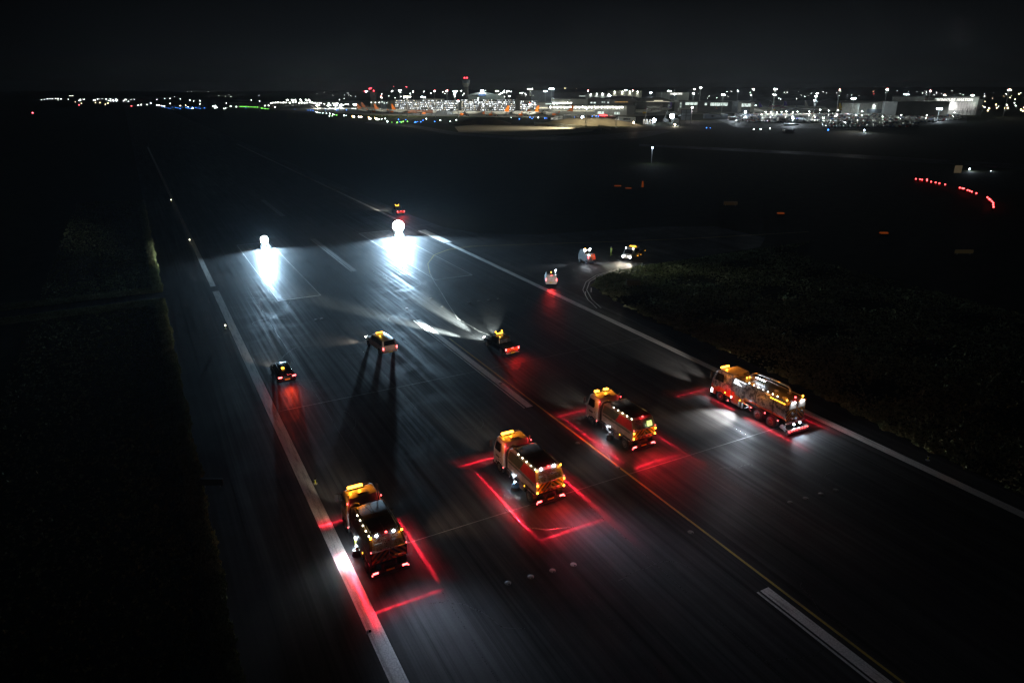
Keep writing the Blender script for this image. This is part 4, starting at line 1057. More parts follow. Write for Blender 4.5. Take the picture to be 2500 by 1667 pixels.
# ================================================================== AIRPORT BACKGROUND
def gb(v):
    up = -(v - CYP) / F_PX
    return H * (cos(PITCH) + up*sin(PITCH)) / (sin(PITCH) - up*cos(PITCH))
def frame(name, label, cat, u, b, rz=0, group=None):
    """thing whose local x runs to the right and y away, standing at column u, distance b"""
    return thing(name, label, cat, bgp(u, b, 0), -YAW + rz, group)
def pxm(b): return (b*cos(PITCH) + H*sin(PITCH)) / F_PX   # metres per picture pixel
M['clad'] = pmat('pale metal cladding', (.34, .36, .34), .5, dirt=.25, scale=.15)
M['clad_d'] = pmat('dark metal cladding', (.10, .105, .10), .6, dirt=.3, scale=.15)
M['clad_b'] = pmat('blue grey cladding', (.16, .20, .25), .5, dirt=.3, scale=.15)
M['roof'] = pmat('dark roofing', (.05, .055, .055), .6, dirt=.3, scale=.2)
M['cream'] = pmat('cream render', (.45, .43, .33), .7, dirt=.2, scale=.2)
M['brick'] = pmat('red brown brick', (.25, .12, .08), .8, dirt=.3, scale=.3)
M['e_win'] = emat('lit window', (.84, 1.0, .92), 1.15)
M['e_winw'] = emat('warm lit window', (1, .92, .66), .9)
M['e_lamp'] = emat('tiny white lamp', (.88, .97, 1), 9)
M['e_park'] = emat('car park ceiling lamp', (.90, .96, 1.0), 10)
M['e_sign'] = emat('lit sign letters', (1, 1, .93), 1.5)
M['e_park_b'] = emat('dim car park ceiling lamp', (.75, .85, 1.0), 2.2); M['e_park_w'] = emat('warm car park ceiling lamp', (1, .86, .62), 3.5)

# ---- grounds
def quadsheet(name, px, z, mat):
    return sheet(name, [tuple(gnd(u, v)[:2]) for u, v in px], z, mat)
quadsheet('apron', [(560, 262), (900, 281), (1190, 286), (1440, 289), (1560, 284), (1800, 276), (2200, 270), (2200, 246), (900, 246), (560, 250)], .02, M['concrete'])
quadsheet('airfield_grass', [(700, 290), (1000, 300), (1240, 306), (1240, 287), (900, 281.4), (700, 274)], .016, M['far_grass'])
quadsheet('sandy_work_area', [(1120, 323), (1300, 334), (1440, 322), (1462, 313), (1330, 306), (1160, 304.6), (1110, 310)], .024, M['sand'])
quadsheet('far_taxiway', [(900, 296), (1010, 305), (1120, 324), (1290, 337), (1440, 330), (1620, 318), (1640, 322), (1560, 338), (1420, 345), (1260, 341), (1100, 329), (1000, 311), (890, 301)], .02, M['taxi'])
quadsheet('car_park_ground', [(1740, 290), (1800, 312), (2120, 316), (2360, 300), (2360, 282), (1800, 281)], .02, M['taxi'])
quadsheet('cross_taxiway', [(1560, 352), (1990, 372), (2500, 402), (2500, 414), (1990, 380), (1560, 357)], .018, M['shoulder'])
def mound(u0, u1, vb, ht, label, dep=26):
    b = gb(vb); t = frame('earth_mound', label, 'mound', (u0+u1)/2, b+dep/2)
    wd = (u1-u0)*pxm(b); mb = MB(); rnd = random.Random(int(u0)); n, k = 22, 7; idx = []
    for j in range(k):
        for i in range(n):
            x = -wd/2 + wd*i/(n-1); y = -dep/2 + dep*j/(k-1)
            f = max(0, 1-abs(2*i/(n-1)-1)**2.2) * max(0, 1-abs(2*j/(k-1)-1)**2)
            mb.v.append((x, y, ht*f*(.9+.2*rnd.random()) - .05))
    for j in range(k-1):
        for i in range(n-1): mb.f.append((j*n+i, j*n+i+1, (j+1)*n+i+1, (j+1)*n+i)); mb.m.append(0)
    mb.build('mound_surface', M['mound'], t, smooth=60)
mound(1105, 1250, 304, 5.0, 'rounded brown earth mound left of the sandy patch in front of the parking decks')
mound(1300, 1570, 309, 6.0, 'long low earth mound behind the slatted fence', 34)
def fence(u0, v0, u1, v1, label):
    A, B = gnd(u0, v0), gnd(u1, v1); L = (B-A).length; ang = math.atan2(B.y-A.y, B.x-A.x)
    t = thing('slatted_fence', label, 'fence', A, ang)
    mb = MB(); n = int(L/1.1)
    for i in range(n):
        x = L*i/n; mb.box(x, x+.55, -.04, .04, .2, 2.5)
    mb.build('slats', M['clad'], t); r_ = MB(); r_.box(0, L, .045, .1, .6, .75); r_.box(0, L, .045, .1, 1.9, 2.05); r_.build('rail', M['steel'], t)
fence(1304, 306, 1470, 318, 'slatted fence running along the back of the sandy patch')
fence(1460, 313, 1492, 318, 'short slatted fence continuing right of the sandy patch')
light('SPOT', None, bgp(1430, 562, 15), (1, .93, .72), 420000, .6, target=bgp(1325, gb(313), 0), angle=84, blend=1)  # light added for the sand, set at the head of a pole mast

# ---- masts with floodlights
STAND = {930: (925, 420000), 993.7: (985, 500000), 1060.7: (1040, 650000), 1118.5: (1135, 380000), 1243.7: (1205, 420000), 1293: (1290, 380000), 1432: (1370, 1500000), 1506: (1575, 900000), 1766: (1745, 420000), 1893: (1890, 500000), 1992: (1960, 500000)}  # extra spots added on these masts to brighten the parked aircraft
def mast(u, v, b, pw=0, red=False, heads=3, label='', col='w', big=1.0):
    top = bgp(u, b, v=v); h = top.z
    t = thing('floodlight_mast', label, 'light mast', (top.x, top.y, 0), -YAW, 'tall floodlight masts around the apron and car parks')
    MB().tube([(0,0,0),(0,0,h)], .28, 8, r2=.16).build('pole', M['pole'], t)
    wd = {1: .5, 2: 1.3, 3: 2.2, 4: 3.2}[heads]*big
    cb = MB(); cb.box(-wd, wd, -.1, .1, h-.2, h); cb.build('crossarm', M['pole'], t)
    k = {'w': 'e_mast', 'y': 'e_masty', 'c': 'e_mastc'}[col]
    for i in range(heads):
        x = -wd + 2*wd*(i+.5)/heads
        MB().box(x-.42*big, x+.42*big, -.45, -.11, h-.38*big, h+.22*big).build('floodlight', M[k], t)
    if red: MB().ball((.3, 0, h+.7), .5, 8, 5).build('red_obstruction_lamp', M['e_obs'], t)
    if u in STAND:
        uu, k_ = STAND[u]; q = bgp(uu, 850, 3) - Vector((top.x, top.y, 0)); q.rotate(Euler((0, 0, YAW)))
        soft_spot(t, (0, .6, h), (1, .98, .82), k_*.2, (q.x, q.y, q.z), 6, .6)
    if pw:
        c = {'w': (.90, 1, .93), 'y': (1, .97, .78), 'c': (.78, .93, 1)}[col]
        d = light('SPOT', t, (0, -.7, h), c, pw, .7, target=(0, -h*.8, 0), angle=125, blend=.7)
        light('POINT', t, (0, -.9, h+.3), c, pw*.25, .3)
    return t
M['e_mast'] = emat('mast floodlight lens', (.90, 1, .95), 60); M['e_masty'] = emat('warm mast floodlight lens', (1, .97, .80), 60); M['e_mastc'] = emat('cool mast floodlight lens', (.8, .93, 1), 60)
M['e_obs'] = emat('red obstruction lens', (1, .04, .06), 16)
Q = 6500
MASTS = [  # u, v, b, power/Q, red, heads, colour
 (974.7, 221.7, 1150, 2, 0, 2, 'w'), (993.7, 237, 800, 4, 0, 4, 'y'), (1033.5, 237.3, 930, 3, 0, 3, 'c'), (1091, 222.4, 1000, 1.2, 1, 2, 'w'),
 (1111.4, 223.7, 980, 3, 0, 3, 'c'), (1109, 231, 990, 2, 0, 2, 'c'), (1060.7, 223, 780, 0, 1, 1, 'w'), (1009, 225, 1300, 0, 1, 1, 'w'),
 (930, 237.5, 800, .4, 1, 1, 'y'), (1118.5, 247.5, 775, .6, 1, 2, 'w'),
 (1213, 222.7, 1250, 7, 0, 3, 'y'), (1229.8, 225.6, 1250, 1, 0, 2, 'w'), (1240, 222.7, 1230, 1, 0, 3, 'w'), (1224, 228.8, 1250, 1, 0, 2, 'c'),
 (1274, 227.4, 1200, 1.5, 0, 2, 'w'), (1294, 217.9, 1150, 10, 0, 4, 'y'), (1331.4, 223.3, 1180, 6, 0, 3, 'c'), (1346.4, 217.2, 1100, 9, 0, 4, 'c'),
 (1243.7, 235, 770, 0, 0, 1, 'w'), (1293, 255.3, 770, .8, 1, 2, 'y'), (1432, 265, 560, 0, 0, 1, 'w'), (1435.5, 222, 1050, .3, 1, 1, 'w'),
 (1487.6, 234, 1000, 1, 0, 3, 'c'), (1527.5, 220.6, 1150, 1, 0, 3, 'c'), (1544.8, 221.6, 1050, .3, 1, 1, 'w'), (1589, 227, 1150, 4, 0, 2, 'c'),
 (1633.9, 222.7, 1080, 3, 0, 3, 'w'), (1646.8, 231, 1000, .8, 0, 2, 'w'), (1695, 218, 1250, 1, 0, 2, 'y'), (1711, 214.5, 1150, 3, 0, 2, 'w'), (1693, 228.8, 1150, 4, 0, 2, 'w'),
 (1506, 263.5, 560, 0, 0, 1, 'w'), (1766, 231.7, 840, 2, 0, 3, 'w'), (1802, 223, 1000, .5, 0, 1, 'w'), (1839, 219, 1000, .5, 1, 2, 'w'), (1834, 232, 1100, .8, 0, 1, 'w'),
 (1893, 217.8, 830, 3.5, 0, 2, 'w'), (1891, 232, 1150, 2.2, 0, 3, 'w'), (1995.5, 228.8, 1150, 1.2, 0, 3, 'y'), (1992, 235.6, 840, 2.5, 0, 2, 'w'), (1988, 245.7, 1150, 2, 0, 2, 'c'),
 (2050, 220, 900, 0, 1, 1, 'y'), (2083.5, 240.9, 850, 6, 0, 3, 'c'), (2166, 219, 800, .6, 1, 2, 'w'), (2213, 231, 950, 2, 0, 4, 'c'), (2271, 223.3, 820, .5, 1, 1, 'w'),
 (2306.6, 233, 1050, 1, 1, 2, 'y'), (2374, 233.4, 950, 1, 1, 3, 'w'), (2464, 220, 800, 1.2, 1, 3, 'y'), (2293.5, 265.8, 700, 3, 0, 3, 'c'),
 (776, 257.7, 1150, 9, 0, 3, 'y'), (803, 257.7, 1150, 8, 0, 3, 'w'), (819, 257, 1150, 9, 0, 3, 'w'), (833.6, 257.7, 1150, 9, 0, 3, 'w'), (867, 255.5, 1150, 3, 0, 3, 'w'),
 (509, 252, 1700, 6, 0, 3, 'w')]
def place_words(u):
    return ('far to the left of the terminal' if u < 700 else 'in the glaring cluster left of the airliners' if u < 870 else 'over the left end of the stands' if u < 1000
            else 'left of the control tower' if u < 1130 else 'over the parking decks' if u < 1260 else 'right of the parking decks' if u < 1400
            else 'above the long pier building' if u < 1600 else 'over the arched terminal roofs' if u < 1720 else 'by the glazed terminal end' if u < 1860
            else 'over the right hand stands' if u < 2070 else 'over the right car park' if u < 2240 else 'beside the signed hangar')
NTH = ['', 'second ', 'third ', 'fourth ', 'fifth ', 'sixth ', 'seventh ', 'eighth ', 'ninth ']
cnt = {}
for m_ in MASTS:
    u, v, b, pw, red, heads, col = m_
    key = place_words(u); cnt[key] = cnt.get(key, 0) + 1
    bright = 'glaring' if pw >= 6 else 'bright' if pw >= 2 else 'dim' if pw == 0 else 'lit'
    lab = f"{bright} {'red tipped ' if red else ''}{heads} lamp mast, {NTH[cnt[key]-1] + 'from left ' if cnt[key] > 1 else 'leftmost '}{key}"
    mast(u, v, b, pw*Q, red, heads, lab, col, 1.0 if pw < 3 else 1.35)

# ---- control tower
def tower():
    b = 1150; t = frame('control_tower', 'dark control tower with flared glazed cab and two red lamps on top', 'control tower', 1139, b)
    s = pxm(b); hh = zrow(190.5, b)
    z1, z2, z3, z4 = zrow(213, b), zrow(203, b), zrow(196, b), zrow(192, b)
    def ring(r, z, n=12): return [(r*cos(2*pi*j/n), r*sin(2*pi*j/n), z) for j in range(n)]
    MB().loft([ring(3.6, 0), ring(3.2, z1)]).build('shaft', M['clad_d'], t)
    MB().loft([ring(3.2, z1), ring(5.8, z2-1.5), ring(5.8, z2)]).build('collar', M['clad'], t)
    MB().loft([ring(4.9, z2), ring(6.2, z3)]).build('cab_glass', M['clad_b'], t)
    MB().loft([ring(6.3, z3), ring(6.3, z3+1.2), ring(2.5, z4)]).build('cab_roof', M['roof'], t)
    for x in (-1.9, 1.9): MB().ball((x, -2, z4+.9), .85, 8, 6).build('red_obstruction_lamp', M['e_obs'], t)
    MB().tube([(0,0,z4),(0,0,z4+3)], .12).build('aerial', M['pole'], t)
tower()
# ---- tall dark block with red lamps (left)
def lampblock():
    b = 1300; t = frame('chimney_block', 'tall dark block with crossbar and red lamps behind the left stands', 'building', 913, b)
    MB().box(-5, 5, 0, 8, 0, zrow(223, b)).build('shaft', M['clad_d'], t)
    MB().box(-24, -5.01, 2, 3, zrow(223.6, b), zrow(222.4, b)).build('crossbar', M['clad_d'], t)
    for u, v in ((905, 217.5), (908.5, 215.8), (893, 223.3), (915, 222)): 
        MB().ball((lat(u, b)-lat(913, b), -.5, zrow(v, b)), 1.0, 8, 5).build('red_obstruction_lamp', M['e_obs'], t)
    MB().ball((lat(897, b)-lat(913, b), -.5, zrow(224, b)), .9, 8, 5).build('white_lamp', M['e_mastc'], t)
lampblock()

# ---- multi-storey parking decks
def deck(name, label, u0, u1, v0, b, dep, levels, seed, lampn, rows_dim=1):
    t = frame(name, label, 'car park', (u0+u1)/2, b)
    wd = (u1-u0)*pxm(b); hh = zrow(v0, b); lh = hh/levels; rnd = random.Random(seed)
    for k in range(levels+1):
        if k == 0: continue
        MB().box(-wd/2, wd/2, 0, dep, k*lh-.35, k*lh).build('floor_slab', M['concrete_wall'], t)
    for k in range(levels):
        if k: MB().box(-wd/2, wd/2, -.12, -.003, k*lh+.02, k*lh+.75).build('parapet', M['concrete_wall'] if k % 2 else M['steel'], t)
    scn = MB(); xx = -wd/2
    while xx < wd/2 - 9:
        if rnd.random() < .18:
            k0 = rnd.randrange(1, levels); scn.box(xx, xx+rnd.uniform(4, 9), -.30, -.16, k0*lh-.3, (k0+1)*lh-.2)
        xx += 7
    if scn.v: scn.build('mesh_screen', M['clad_d'], t, smooth=0)
    cl = MB(); n = max(3, int(wd/8))
    for i in range(n+1):
        x = -wd/2 + wd*i/n
        for y in (.4, dep*.5): cl.box(x-.25, x+.25, y, y+.5, 0, hh-.36)
    cl.build('columns', M['concrete_wall'], t)
    MB().box(-wd/2, wd/2, dep, dep+.3, 0, hh).build('back_wall', M['clad_d'], t)
    spots = []
    for k in range(levels):
        for j in range(lampn):
            x = -wd/2 + wd*(j+.5+rnd.uniform(-.35, .35))/lampn
            for y in (.8, dep*.35, dep*.7):
                if rnd.random() < (.72 if k < levels-1 else .35): spots.append((x + rnd.uniform(-.8, .8), y, (k+1)*lh-.62 + rnd.uniform(-.2, .05)))
    rnd.shuffle(spots); PK = [M[k] for k in ('e_park', 'e_park', 'e_park_b', 'e_park_w')]
    for x, y, z in spots[:100]:
        q = rnd.uniform(.25, .75); MB().box(x-q, x+q, y-.15, y+.15, z-.18, z+.18).build('ceiling_lamp', rnd.choice(PK), t, smooth=0)
    if len(spots) > 100:
        mb = MB()
        for x, y, z in spots[100:]: q = rnd.uniform(.2, .6); mb.mat(rnd.randrange(4)); mb.box(x-q, x+q, y-.15, y+.15, z-.16, z+.16)
        o = mb.build('ceiling_lamps', PK, t, smooth=0); o['kind'] = 'stuff'
    # cars inside, seen as small pale and dark lumps
    mb = MB()
    for k in range(levels):
        x = -wd/2 + 1.5
        while x < wd/2 - 2:
            if rnd.random() < .75:
                z = k*lh + .02
                mb.mat(rnd.choice((0, 0, 1, 1, 2))); mb.prism([(1.2, z+.3), (1.2, z+.9), (2.2, z+1.0), (2.9, z+1.45), (4.6, z+1.45), (5.3, z+.95), (5.3, z+.3)], x, x+1.75)
            x += 2.5
    o = mb.build('parked_cars_inside', [M['white'], M['grey'], M['black']], t); o['kind'] = 'stuff'
    for k in range(levels):
        light('AREA', t, (0, dep*.4, (k+1)*lh-.5), (.9, .96, 1.0), 4200*wd/60, wd*.95, target=(0, dep*.4-.6, 0), size_y=dep*.7)
    return t
deck('parking_deck', 'left block of the lit multi storey car park, behind the orange tailed airliners', 965, 1082, 245, 985, 30, 6, 1, 26)
deck('parking_deck', 'middle dark fronted block of the multi storey car park below the control tower', 1083.5, 1116, 246.5, 985, 30, 5, 2, 8)
deck('parking_deck', 'wide central block of the multi storey car park with rows of white lamps', 1127, 1257, 244, 985, 30, 6, 3, 30)
deck('parking_deck', 'right end block of the multi storey car park beside the dark stair tower', 1269, 1312, 247, 985, 30, 6, 4, 10)
def box_building(name, label, cat, u0, u1, v0, b, dep, mat, vb=None, roof=None, parts=None, rz=0, gable=0):
    t = frame(name, label, cat, (u0+u1)/2, b, rz)
    wd = (u1-u0)*pxm(b); hh = zrow(v0, b); z0 = 0 if vb is None else max(0, zrow(vb, b))
    if gable:
        mb = MB(); zg = zrow(v0-gable, b)
        mb.loft([[(-wd/2, y, 0), (-wd/2, y, hh), (0, y, zg), (wd/2, y, hh), (wd/2, y, 0)] for y in (0, dep)]); mb.build('wall', M[mat], t, smooth=0)
        rf = MB()
        for s in (-1, 1): rf.slab((s*(wd/2+1), -.6, hh-.35), (s*(wd/2+1), dep+.6, hh-.35), (0, dep+.6, zg+.05), (0, -.6, zg+.05), .35 if s < 0 else -.35)
        rf.build('roof', M[roof or 'roof'], t, smooth=0)
    else:
        MB().box(-wd/2, wd/2, 0, dep, 0, hh).build('wall', M[mat], t, smooth=0)
        MB().box(-wd/2-.4, wd/2+.4, -.4, dep+.4, hh+.003, hh+.7).build('roof', M[roof or 'roof'], t, smooth=0)
    X = lambda u: lat(u, b, 0) - lat((u0+u1)/2, b, 0); Z = lambda v: zrow(v, b)
    for p in (parts or []):
        kind, ua, ub, va, vb_, mt = p[:6]
        if kind == 'win': # window band with mullions
            MB().box(X(ua), X(ub), -.14, -.004, Z(vb_), Z(va)).build('window', M[mt], t, smooth=0)
            mu = MB(); n = max(2, int((ub-ua)/2.2))
            rnd = random.Random(int(ua))
            for i in range(1, n): 
                x = X(ua) + (X(ub)-X(ua))*i/n + rnd.uniform(-.3, .3); mu.box(x-.12, x+rnd.uniform(.1, .5), -.22, -.145, Z(vb_) + (Z(va)-Z(vb_))*rnd.choice((0, 0, .3)), Z(va)*1)
            mu.build('mullions', M['clad_d'], t, smooth=0)
        elif kind == 'panel': MB().box(X(ua), X(ub), -.3, -.004, Z(vb_), Z(va)).build('wall_panel', M[mt], t, smooth=0)
        elif kind == 'down': # downlight washing the wall
            for i in range(p[6]):
                x = X(ua) + (X(ub)-X(ua))*(i/(p[6]-1) if p[6] > 1 else 0)
                MB().box(x-.5, x+.5, -.9, -.2, Z(va), Z(va)+.35).build('wall_lamp', M[mt], t, smooth=0)
                light('SPOT', t, (x, -1.2, Z(va)-.3), (.92, 1, .94), p[7], .2, target=(x, .6, Z(vb_)), angle=100, blend=1)
        elif kind == 'lamps':
            rnd = random.Random(int(ua*3)); x = ua
            while x < ub:
                MB().box(X(x)-.45, X(x)+.45, -.5, -.16, Z(va)-.35, Z(va)+.45).build('wall_lamp', M[mt], t, smooth=0)
                if p[6]: light('POINT', t, (X(x), -1.3, Z(va)), (1, .96, .84), p[6], .2)
                x += p[7]*rnd.uniform(.8, 1.2)
    return t
box_building('stair_tower', 'dark stair tower at the left end of the parking decks', 'building', 955, 964, 246, 980, 14, 'clad_d')
box_building('stair_tower', 'dark stair tower between the central and right parking blocks', 'building', 1258, 1268, 243.5, 978, 16, 'clad_d')
box_building('stair_tower', 'narrow dark stair tower under the control tower', 'building', 1117.5, 1126, 244, 980, 14, 'clad_d')
box_building('rooftop_plant_block', 'cream flat block on the skyline behind the left parking block', 'building', 1038, 1082, 242, 1030, 20, 'cream')
box_building('terminal_hall', 'cream low block at the left end beside the stands', 'building', 905, 952, 247, 1040, 20, 'cream', parts=[('lamps', 908, 950, 251, 0, 'e_lamp', 0, 9)])
box_building('terminal_hall', 'cream block just left of the parking decks', 'building', 958, 968, 248, 1015, 8, 'cream')
box_building('office_block', 'blue lit block with screens between orange tails', 'building', 930, 942, 247, 990, 12, 'clad_b', parts=[('win', 932, 936, 248, 251, 'e_win'), ('win', 938, 941, 250, 254, 'e_win')])
# large pale hall behind the tower with blue sign
def hall():
    b = 1400; t = frame('arched_hall', 'large pale curved roof hall with glowing blue and white sign behind the decks', 'building', 1185, b)
    wd = (1232-1139)*pxm(b); mb = MB(); n = 16; z0 = zrow(238, b)
    prof = [(-wd/2 + wd*i/n, z0 + (zrow(225.8, b)-z0)*sin(pi*(i/n)**.8)**.8 if 0 < i < n else z0) for i in range(n+1)]
    mb.loft([[(x, y, z) for x, z in prof] + [(wd/2, y, 0), (-wd/2, y, 0)] for y in (0, 60)]); mb.build('hall_body', M['clad'], t, smooth=30)
    X = lambda u: lat(u, b) - lat(1185, b); Z = lambda v: zrow(v, b)
    MB().box(X(1152), X(1186), -3, -.01, Z(235.5), Z(232)).build('entrance_block', M['clad_d'], t)
    MB().box(X(1169), X(1186), -5.2, -3.01, Z(234.5), Z(229.8)).build('blue_fascia', emat('blue fascia', (.10, .20, .42), .9), t)
    s0 = MB()
    s0.box(X(1170), X(1185), -5.6, -5.21, Z(227.2), Z(226.2)); s0.box(X(1170.5), X(1175), -5.6, -5.21, Z(229.4), Z(228.4)); s0.box(X(1176.5), X(1184), -5.6, -5.21, Z(229.2), Z(227.8)); s0.box(X(1185.2), X(1186), -5.6, -5.21, Z(230), Z(226.2))
    s0.build('white_sign_lettering', M['e_sign'], t)
    for u in (1175, 1177.5, 1180): MB().box(X(u)-1, X(u)+1, -4.4, -3.2, Z(223.6), Z(221.2)).build('roof_floodlight', M['e_mastc'], t)
    light('POINT', t, (X(1177), -8, Z(222)), COOL, Q*1, .5)
    light('SPOT', t, (X(1160), -50, 25), (.8, 1, .9), Q*2.5, .5, target=(X(1160), 0, Z(232)), angle=90, blend=1)
    light('SPOT', t, (X(1212), -50, 25), (.7, 1, .9), Q*2.5, .5, target=(X(1212), 0, Z(232)), angle=90, blend=1)
hall()
box_building('aircraft_hangar', 'big blue grey hangar on the skyline right of the parking decks', 'hangar', 1297, 1352, 221, 1300, 70, 'clad_b', parts=[('win', 1300, 1303, 233, 234, 'e_win')])
box_building('aircraft_hangar', 'dark blue grey hangar joined right of the biggest skyline hangar', 'hangar', 1352, 1436, 226, 1350, 60, 'clad_d', parts=[('win', 1413, 1433, 234.6, 235.8, 'e_win')])
box_building('domed_hall', 'dark low hall at the right end of the parking decks', 'building', 1262, 1297, 236, 1060, 25, 'roof')
box_building('terminal_wing', 'pale windowless terminal wing above the pier', 'terminal', 1350, 1434, 242.5, 1010, 40, 'clad', parts=[('lamps', 1322, 1362, 253, 0, 'e_mast', 60, 3.4), ('lamps', 1366, 1400, 252, 0, 'e_masty', 100, 7)])
box_building('terminal_wing', 'pale low wing with green and yellow lamps left of the windowless wing', 'terminal', 1312, 1349.5, 251, 960, 30, 'clad', parts=[('lamps', 1316, 1348, 264, 0, 'e_winw', 60, 2.4), ('panel', 1331, 1346, 253.2, 255.2, 'e_win')])
box_building('pier_building', 'long low pier building with two rows of lamps and red vehicle below', 'terminal', 1340, 1530, 258.6, 850, 30, 'clad',
    parts=[('lamps', 1344, 1526, 262.6, 0, 'e_masty', 160, 7.5), ('lamps', 1350, 1450, 271.5, 0, 'e_winw', 0, 2.6), ('win', 1459, 1474, 273, 279, 'e_win'), ('win', 1500, 1512, 274, 280, 'e_win')])
box_building('pier_building', 'dark end block of the pier', 'terminal', 1530.5, 1551, 259.3, 851, 24, 'clad_d')
box_building('gabled_hangar', 'gabled hangar with floodlit front above the pier', 'hangar', 1436, 1489, 230, 1150, 50, 'clad', gable=4.5, parts=[('down', 1441, 1484, 229.5, 236, 'e_mast', 4, 3500), ('panel', 1454, 1471, 229, 231, 'roof')])
box_building('boxy_hangar', 'cream boxed hangar with four downlights', 'hangar', 1491, 1565, 222, 1200, 50, 'cream', parts=[('down', 1499, 1554, 225, 233, 'e_mast', 4, 3500)])
box_building('terminal_block', 'grey terminal block with small square windows and an orange lit row', 'terminal', 1436, 1552, 243.5, 1010, 30, 'clad_d',
    parts=[('win', 1441, 1445.5, 249.5, 253, 'e_win'), ('win', 1448.5, 1453.5, 249.5, 253, 'e_win'), ('win', 1468, 1476, 249, 251, 'e_win'), ('win', 1482, 1486, 249, 252.5, 'e_win'), ('win', 1500, 1531, 248.8, 250.2, 'e_orange')] if M.setdefault('e_orange', emat('orange lit window', (1, .55, .15), .9)) else [])
def archroof(label, u0, u1, vt, vb, b, mat):
    t = frame('arched_terminal_roof', label, 'terminal', (u0+u1)/2, b); wd = (u1-u0)*pxm(b); z0 = zrow(vb, b); zt = zrow(vt, b); n = 16
    pr = [(-wd/2 + wd*i/n, z0 + (zt-z0)*sin(pi*i/n)) for i in range(n+1)]
    MB().loft([[(x, y, z) for x, z in pr] + [(wd/2, y, z0-1.2), (-wd/2, y, z0-1.2)] for y in (-2, 60)]).build('curved_roof', M[mat], t, smooth=40)
    MB().box(-wd/2+2, wd/2-2, 0, 55, 0, z0-1.203).build('wall', M['clad'], t)
    return t
archroof('dark arched terminal roof above the small square windows', 1436, 1486, 239, 246, 1040, 'roof')
archroof('wide dark arched terminal roof in the middle of the skyline', 1478, 1576, 234.5, 243.5, 1060, 'roof')
ar = archroof('arched terminal roof with bright strip of lights under its eave, left of the signed hangar', 1560, 1636, 237.5, 246, 1045, 'clad_d')
def strip_on(t, u0, b, items):
    for (ua, ub, va, vb_, mt) in items:
        MB().box(lat(ua, b)-lat(u0, b), lat(ub, b)-lat(u0, b), -3.2, -2.6, zrow(vb_, b), zrow(va, b)).build('eave_light_strip', M[mt], t)
strip_on(ar, 1598, 1045, [(1594, 1616, 245.4, 247.2, 'e_winw'), (1576, 1631, 248.2, 250, 'e_winw')])
def letters(t, s, x, y, z, size, mat, name='sign_lettering', ext=.15):
    cu = bpy.data.curves.new(name, 'FONT'); cu.body = s; cu.size = size; cu.extrude = ext; cu.space_character = 1.08; cu.offset = .02*size
    o = bpy.data.objects.new('tmp', cu); COL.objects.link(o)
    dg = bpy.context.evaluated_depsgraph_get(); me = bpy.data.meshes.new_from_object(o.evaluated_get(dg)); bpy.data.objects.remove(o)
    me.transform(Matrix.Rotation(R(90), 4, 'X')); me.materials.clear(); me.materials.append(M[mat])
    ob = bpy.data.objects.new(name, me); link(ob, t); ob.location = (x, y, z); return ob
sh = box_building('signed_hangar', 'grey boxed hangar with short white lit lettering along its top', 'hangar', 1614, 1679, 226.5, 1150, 50, 'clad', parts=[('panel', 1634, 1650, 233, 243, 'clad_b')])
letters(sh, 'HARRODS', lat(1633.5, 1150)-lat(1646.5, 1150), -.6, zrow(231.6, 1150), 3.9, 'e_sign')
box_building('terminal_block', 'low wall of the terminal below the eave lights', 'terminal', 1552.5, 1656, 251, 985, 20, 'clad_d', parts=[('lamps', 1584, 1612, 265.5, 0, 'e_mast', 200, 7)])
box_building('glazed_terminal', 'pale terminal end with long bright window band left of the orange tail', 'terminal', 1656, 1702, 247, 960, 30, 'clad', parts=[('win', 1672, 1700.5, 250.6, 256.6, 'e_win'), ('win', 1659.5, 1662, 251, 256, 'e_win'), ('win', 1659.5, 1662, 258.5, 263, 'e_win'), ('panel', 1664, 1670.5, 247.3, 264, 'clad_b')])
box_building('glazed_terminal', 'grey terminal with two bright window bands behind the orange aircraft', 'terminal', 1702.5, 1800, 249.5, 965, 30, 'clad_d', parts=[('win', 1733, 1774, 251.5, 258.8, 'e_win'), ('win', 1719, 1724, 252, 257.5, 'e_win'), ('win', 1795, 1799, 253, 259.5, 'e_win')])
box_building('framed_terminal_end', 'white framed terminal end with bright upper glazing', 'terminal', 1800, 1840, 249.8, 930, 25, 'clad_d', parts=[('panel', 1800, 1808.5, 250, 273.6, 'clad'), ('panel', 1830, 1839.5, 250, 273.6, 'clad'), ('win', 1809, 1830, 253.4, 261, 'e_win'), ('panel', 1809, 1829, 266, 272, 'clad_b')])
